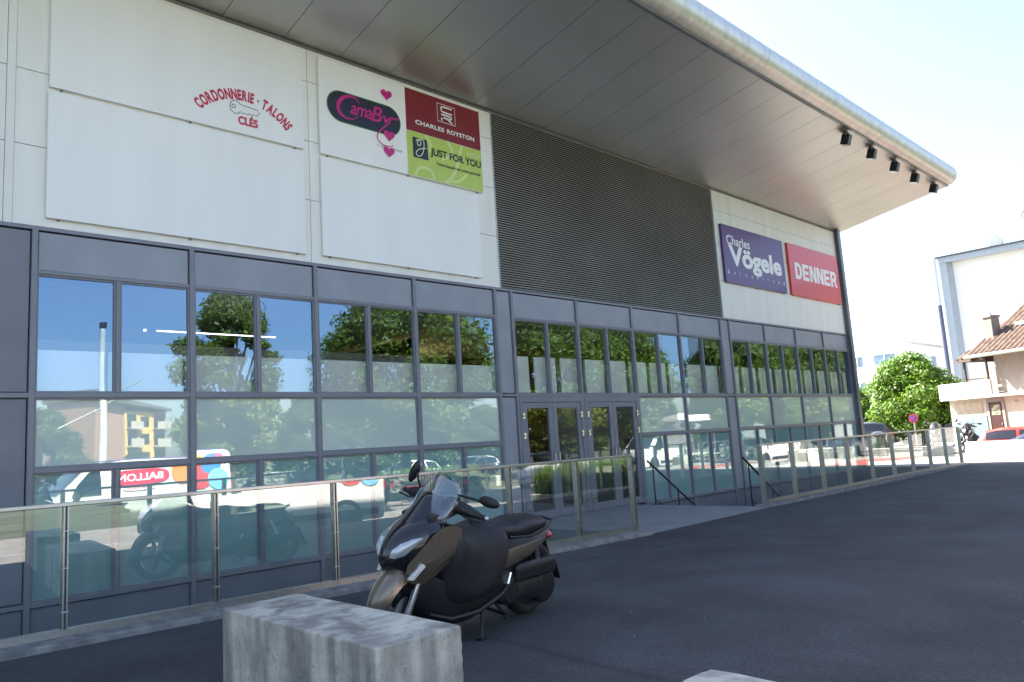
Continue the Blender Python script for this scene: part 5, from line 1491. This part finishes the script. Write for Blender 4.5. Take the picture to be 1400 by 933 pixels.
# ------------------------------------------------------------------ far white block of flats
FB = empty('white_flats', (93.5, 21.3, 0), 0, 'low white block of flats with dark windows far behind the round tree', 'building')
mb = MB(); mb.box(0, 16, 0, 12, -1, 10.5); mb.build('wall', BRIGHT, FB)
mb = MB(); mb.box(-.2, 16.2, -.2, 12.2, 10.5, 10.75); mb.build('roof', PALEC, FB)
BLUEW = mat('pale blue window glass', (.16, .24, .34), .12, var=.2, scale=.5)
for z in (8.0, 4.9, 1.8):
    for y0, y1 in ((.5, 2.9), (4.2, 5.5), (6.4, 7.4), (8.2, 10.6)):
        mb = MB(); mb.box(-.04, .02, y0, y1, z, z + 1.25); wn = mb.build('window', BLUEW, FB)
        mb = MB(); mb.box(-.07, -.041, (y0 + y1) / 2 - .04, (y0 + y1) / 2 + .04, z, z + 1.25); mb.box(-.10, .0, y0 - .05, y1 + .05, z - .08, z); mb.build('frame', BRIGHT, wn)
    for x0 in (2.0, 6.5, 11):
        mb = MB(); mb.box(x0, x0 + 1.6, -.04, .02, z, z + 1.25); mb.build('window', BLUEW, FB)

# ------------------------------------------------------------------ no-parking sign
t = empty('no_parking_sign', (35.6, 1.44, 0), rad(-87), 'small round red and blue no-parking sign on a thin pole', 'sign')
mb = MB(); mb.tube([(0, .03, 0), (0, .03, 1.66)], .03, 8); mb.build('pole', SILV, t, smooth=60)
Md = Matrix.Translation((0, 0, 1.50)) @ Matrix.Rotation(rad(90), 4, 'X')
mb = MB(); mb.lathe([(.0, -.01), (.19, -.01), (.19, .012), (.0, .012)], 28, Md); mb.build('disc', mat('sign red', (.60, .03, .06), .4, var=0), t)
mb = MB(); mb.lathe([(.0, .013), (.14, .013), (.14, .017), (0, .017)], 28, Md); mb.build('blue_field', mat('sign blue', (.10, .10, .42), .4, var=0), t)
mb = MB(); mb.box(-.14, .14, -.022, .022, .018, .022, Md @ Matrix.Rotation(rad(45), 4, 'Z')); mb.build('bar', mat('sign red bar', (.60, .03, .06), .4, var=0), t)

# ------------------------------------------------------------------ bicycle
t = empty('bicycle', (33.4, -.15, 0), rad(105), 'dark bicycle standing on the sunny pavement at the end of the glass railing', 'bicycle')
for x, nm in ((-.52, 'rear_wheel'), (.52, 'front_wheel')):
    Mw = Matrix.Translation((x, 0, .34)) @ Matrix.Rotation(rad(90), 4, 'X')
    mb = MB(); mb.loft([[Mw @ Vector(((.325 + .02 * math.cos(q)) * math.cos(2 * math.pi * k / 32), (.325 + .02 * math.cos(q)) * math.sin(2 * math.pi * k / 32), .02 * math.sin(q))) for k in range(32)] for q in [2 * math.pi * i / 8 for i in range(9)]], False)
    wo_ = mb.build(nm, TYRE, t, smooth=60)
    mb = MB()
    for k in range(14): mb.tube([Mw @ Vector((0, 0, .02 * (-1) ** k)), Mw @ Vector((.315 * math.cos(2 * math.pi * k / 14), .315 * math.sin(2 * math.pi * k / 14), 0))], .004, 4)
    mb.build('spokes', SILV, wo_)
BF = mat('dark bicycle frame', (.03, .035, .05), .3, var=0)
mb = MB()
for a, b in (((-.12, 0, .30), (-.22, 0, .86)), ((-.12, 0, .30), (.36, 0, .72)), ((-.20, 0, .78), (.34, 0, .86)), ((-.52, 0, .34), (-.12, 0, .30)), ((-.52, 0, .34), (-.20, 0, .78)), ((.33, 0, .92), (.52, 0, .34))): mb.tube([a, b], .019, 8)
mb.build('frame', BF, t, smooth=60)
mb = MB(); mb.tube([(.30, .27, .98), (.36, .15, 1.0), (.35, 0, .97), (.36, -.15, 1.0), (.30, -.27, .98)], .015, 8); mb.tube([(.33, 0, .9), (.35, 0, .98)], .016, 8); mb.build('handlebar', BF, t, smooth=60)
mb = MB(); mb.ball((-.24, 0, .90), (.14, .07, .035), 12, 8); mb.build('saddle', PLAST, t, smooth=60)
mb = MB(); mb.lathe([(.0, -.01), (.09, -.01), (.09, .01), (0, .01)], 16, Matrix.Translation((-.12, -.04, .30)) @ Matrix.Rotation(rad(90), 4, 'X')); mb.tube([(-.12, -.05, .30), (-.02, -.07, .16)], .012, 6); mb.tube([(-.12, .05, .30), (-.22, .07, .44)], .012, 6); mb.build('crank', SILV, t)
# litter bin
t = empty('litter_bin', (30.4, 1.05, 0), 0, 'dark green litter bin behind the right glass railing', 'bin')
mb = MB(); mb.lathe([(.17, .05), (.20, .06), (.24, .85), (.25, .87), (.22, .88), (.0, .88)], 20); mb.build('drum', mat('dark green bin paint', (.03, .07, .05), .5), t, smooth=40)
mb = MB(); mb.lathe([(.26, .95), (.24, 1.02), (.1, 1.08), (0, 1.09)], 20); mb.tube([(.2, 0, .86), (.22, 0, .98)], .015, 6); mb.tube([(-.2, 0, .86), (-.22, 0, .98)], .015, 6); mb.build('lid', GREYC, t, smooth=40)

# ------------------------------------------------------------------ people
SKIN = mat('skin', (.52, .33, .25), .55, var=.05)
def person(label, loc, head, h, top, legs, hair, stride=.2, arm=.2, group=None):
    t = empty('person', loc, rad(head), label, 'person', group)
    s = h / 1.75
    J = {'pel': (0, 0, .95), 'belly': (.01, 0, 1.10), 'chest': (.0, 0, 1.32), 'neck': (-.01, 0, 1.48), 'chin': (.015, 0, 1.55), 'head': (.02, 0, 1.65), 'crown': (.01, 0, 1.73)}
    R_ = {'pel': (.15, .12), 'belly': (.135, .105), 'chest': (.165, .11), 'neck': (.058, .058), 'chin': (.062, .072), 'head': (.078, .095), 'crown': (.055, .065)}
    E_ = [('pel', 'belly'), ('belly', 'chest'), ('chest', 'neck'), ('neck', 'chin'), ('chin', 'head'), ('head', 'crown')]
    for sd_, ph in ((1, 1), (-1, -1)):
        st = stride * ph; k = str(sd_)
        J.update({'hip' + k: (0.0, sd_ * .09, .90), 'knee' + k: (.03 + st * .55, sd_ * .095, .50), 'ank' + k: (st * .95 - (.05 if st < 0 else 0), sd_ * .095, .09 + (.04 if st < 0 else 0)), 'toe' + k: (st * .95 + .16, sd_ * .105, .035)})
        R_.update({'hip' + k: (.092, .095), 'knee' + k: (.058, .06), 'ank' + k: (.042, .045), 'toe' + k: (.04, .032)})
        E_ += [('pel', 'hip' + k), ('hip' + k, 'knee' + k), ('knee' + k, 'ank' + k), ('ank' + k, 'toe' + k)]
        ar = -arm * ph
        J.update({'sh' + k: (-.01, sd_ * .175, 1.41), 'el' + k: (-.03 + ar * .4, sd_ * .225, 1.13), 'wr' + k: (.05 + ar * 1.1, sd_ * .22, .90), 'hand' + k: (.075 + ar * 1.2, sd_ * .21, .80)})
        R_.update({'sh' + k: (.062, .062), 'el' + k: (.042, .042), 'wr' + k: (.030, .030), 'hand' + k: (.028, .040)})
        E_ += [('chest', 'sh' + k), ('sh' + k, 'el' + k), ('el' + k, 'wr' + k), ('wr' + k, 'hand' + k)]
    names_ = list(J)
    me = bpy.data.meshes.new('body')
    me.from_pydata([tuple(c * s for c in J[n]) for n in names_], [(names_.index(a), names_.index(b)) for a, b in E_], [])
    o = bpy.data.objects.new('body', me); COL.objects.link(o)
    sk = o.modifiers.new('skin', 'SKIN'); sk.use_smooth_shade = True
    for i, n in enumerate(names_): me.skin_vertices[0].data[i].radius = tuple(c * s for c in R_[n])
    me.skin_vertices[0].data[0].use_root = True
    su = o.modifiers.new('sub', 'SUBSURF'); su.levels = 1; su.render_levels = 1
    bpy.context.view_layer.update()
    m2 = bpy.data.meshes.new_from_object(o.evaluated_get(bpy.context.evaluated_depsgraph_get()))
    bpy.data.objects.remove(o)
    m2.name = 'body'
    b = link_mesh('body', m2, [SKIN, top, legs, PLAST], t, smooth=180)
    for p in m2.polygons:
        c = p.center / s
        hand = abs(c.y) > .15 and c.z < .89
        if c.z > 1.49: i = 0
        elif hand: i = 0
        elif c.z > .94 or abs(c.y) > .17: i = 1
        elif c.z > .085: i = 2
        else: i = 3
        p.material_index = i
    mb = MB(); mb.ball((.0, 0, 1.685 * s), (.098 * s, .088 * s, .085 * s), 14, 8)
    for v in mb.bm.verts:
        if v.co.x > .05 * s and v.co.z < 1.70 * s: v.co.x = .05 * s
    mb.build('hair', hair, t, smooth=60)
    # face
    mb = MB(); mb.ball((.118 * s, 0, 1.628 * s), (.018 * s, .014 * s, .024 * s), 8, 6); mb.build('nose', SKIN, t, smooth=60)
    mb = MB()
    for q in (-1, 1): mb.ball((.105 * s, q * .032 * s, 1.655 * s), (.008 * s, .013 * s, .008 * s), 8, 6)
    mb.build('eyes', PLAST, t, smooth=60)
    for q in (-1, 1):
        hx, hy, hz = J['hand' + str(q)]
        mb = MB()
        for f_ in range(4): mb.tube([((hx - .022 + .016 * f_) * s, (hy) * s, (hz - .02) * s), ((hx - .020 + .016 * f_) * s, (hy - q * .004) * s, (hz - .065) * s), ((hx - .014 + .014 * f_) * s, (hy - q * .018) * s, (hz - .10 + .008 * abs(f_ - 1.5)) * s)], [.009 * s, .008 * s, .006 * s], 6)
        mb.tube([((hx + .02) * s, hy * s, (hz + .03) * s), ((hx + .05) * s, (hy - q * .01) * s, (hz - .01) * s), ((hx + .055) * s, (hy - q * .015) * s, (hz - .04) * s)], [.011 * s, .009 * s, .007 * s], 6)
        mb.build('fingers', SKIN, t, smooth=60)
    return t
def cloth(n, c): return mat(n, c, .85, var=.15, scale=12)
DKH = mat('dark hair', (.02, .014, .01), .6, var=.2, scale=30)
GRYH = mat('grey hair', (.25, .24, .23), .6, var=.2, scale=30)
person('person in a teal shirt and dark trousers walking past on the sunny street', (32.6, -8.2, -.0), 170, 1.76, cloth('teal shirt', (.04, .16, .17)), cloth('dark trousers', (.03, .03, .04)), DKH, .22, .2)

dk = copy_tree(red1); tag(dk, 'dark scooter parked under the round tree behind the no-parking sign', 'scooter', 'scooters by the tree')
for ch in [o for o in bpy.data.objects if o.parent == dk]:
    for q in ch.material_slots:
        if q.material == REDP: q.link = 'OBJECT'; q.material = GREYC
place(dk, 38.2, 1.6, 0, 200, 6)
dk2 = copy_tree(dk); tag(dk2, 'dark scooter parked nearest to the bicycle', 'scooter', 'scooters by the tree'); place(dk2, 38.6, .35, 0, 195, 6)
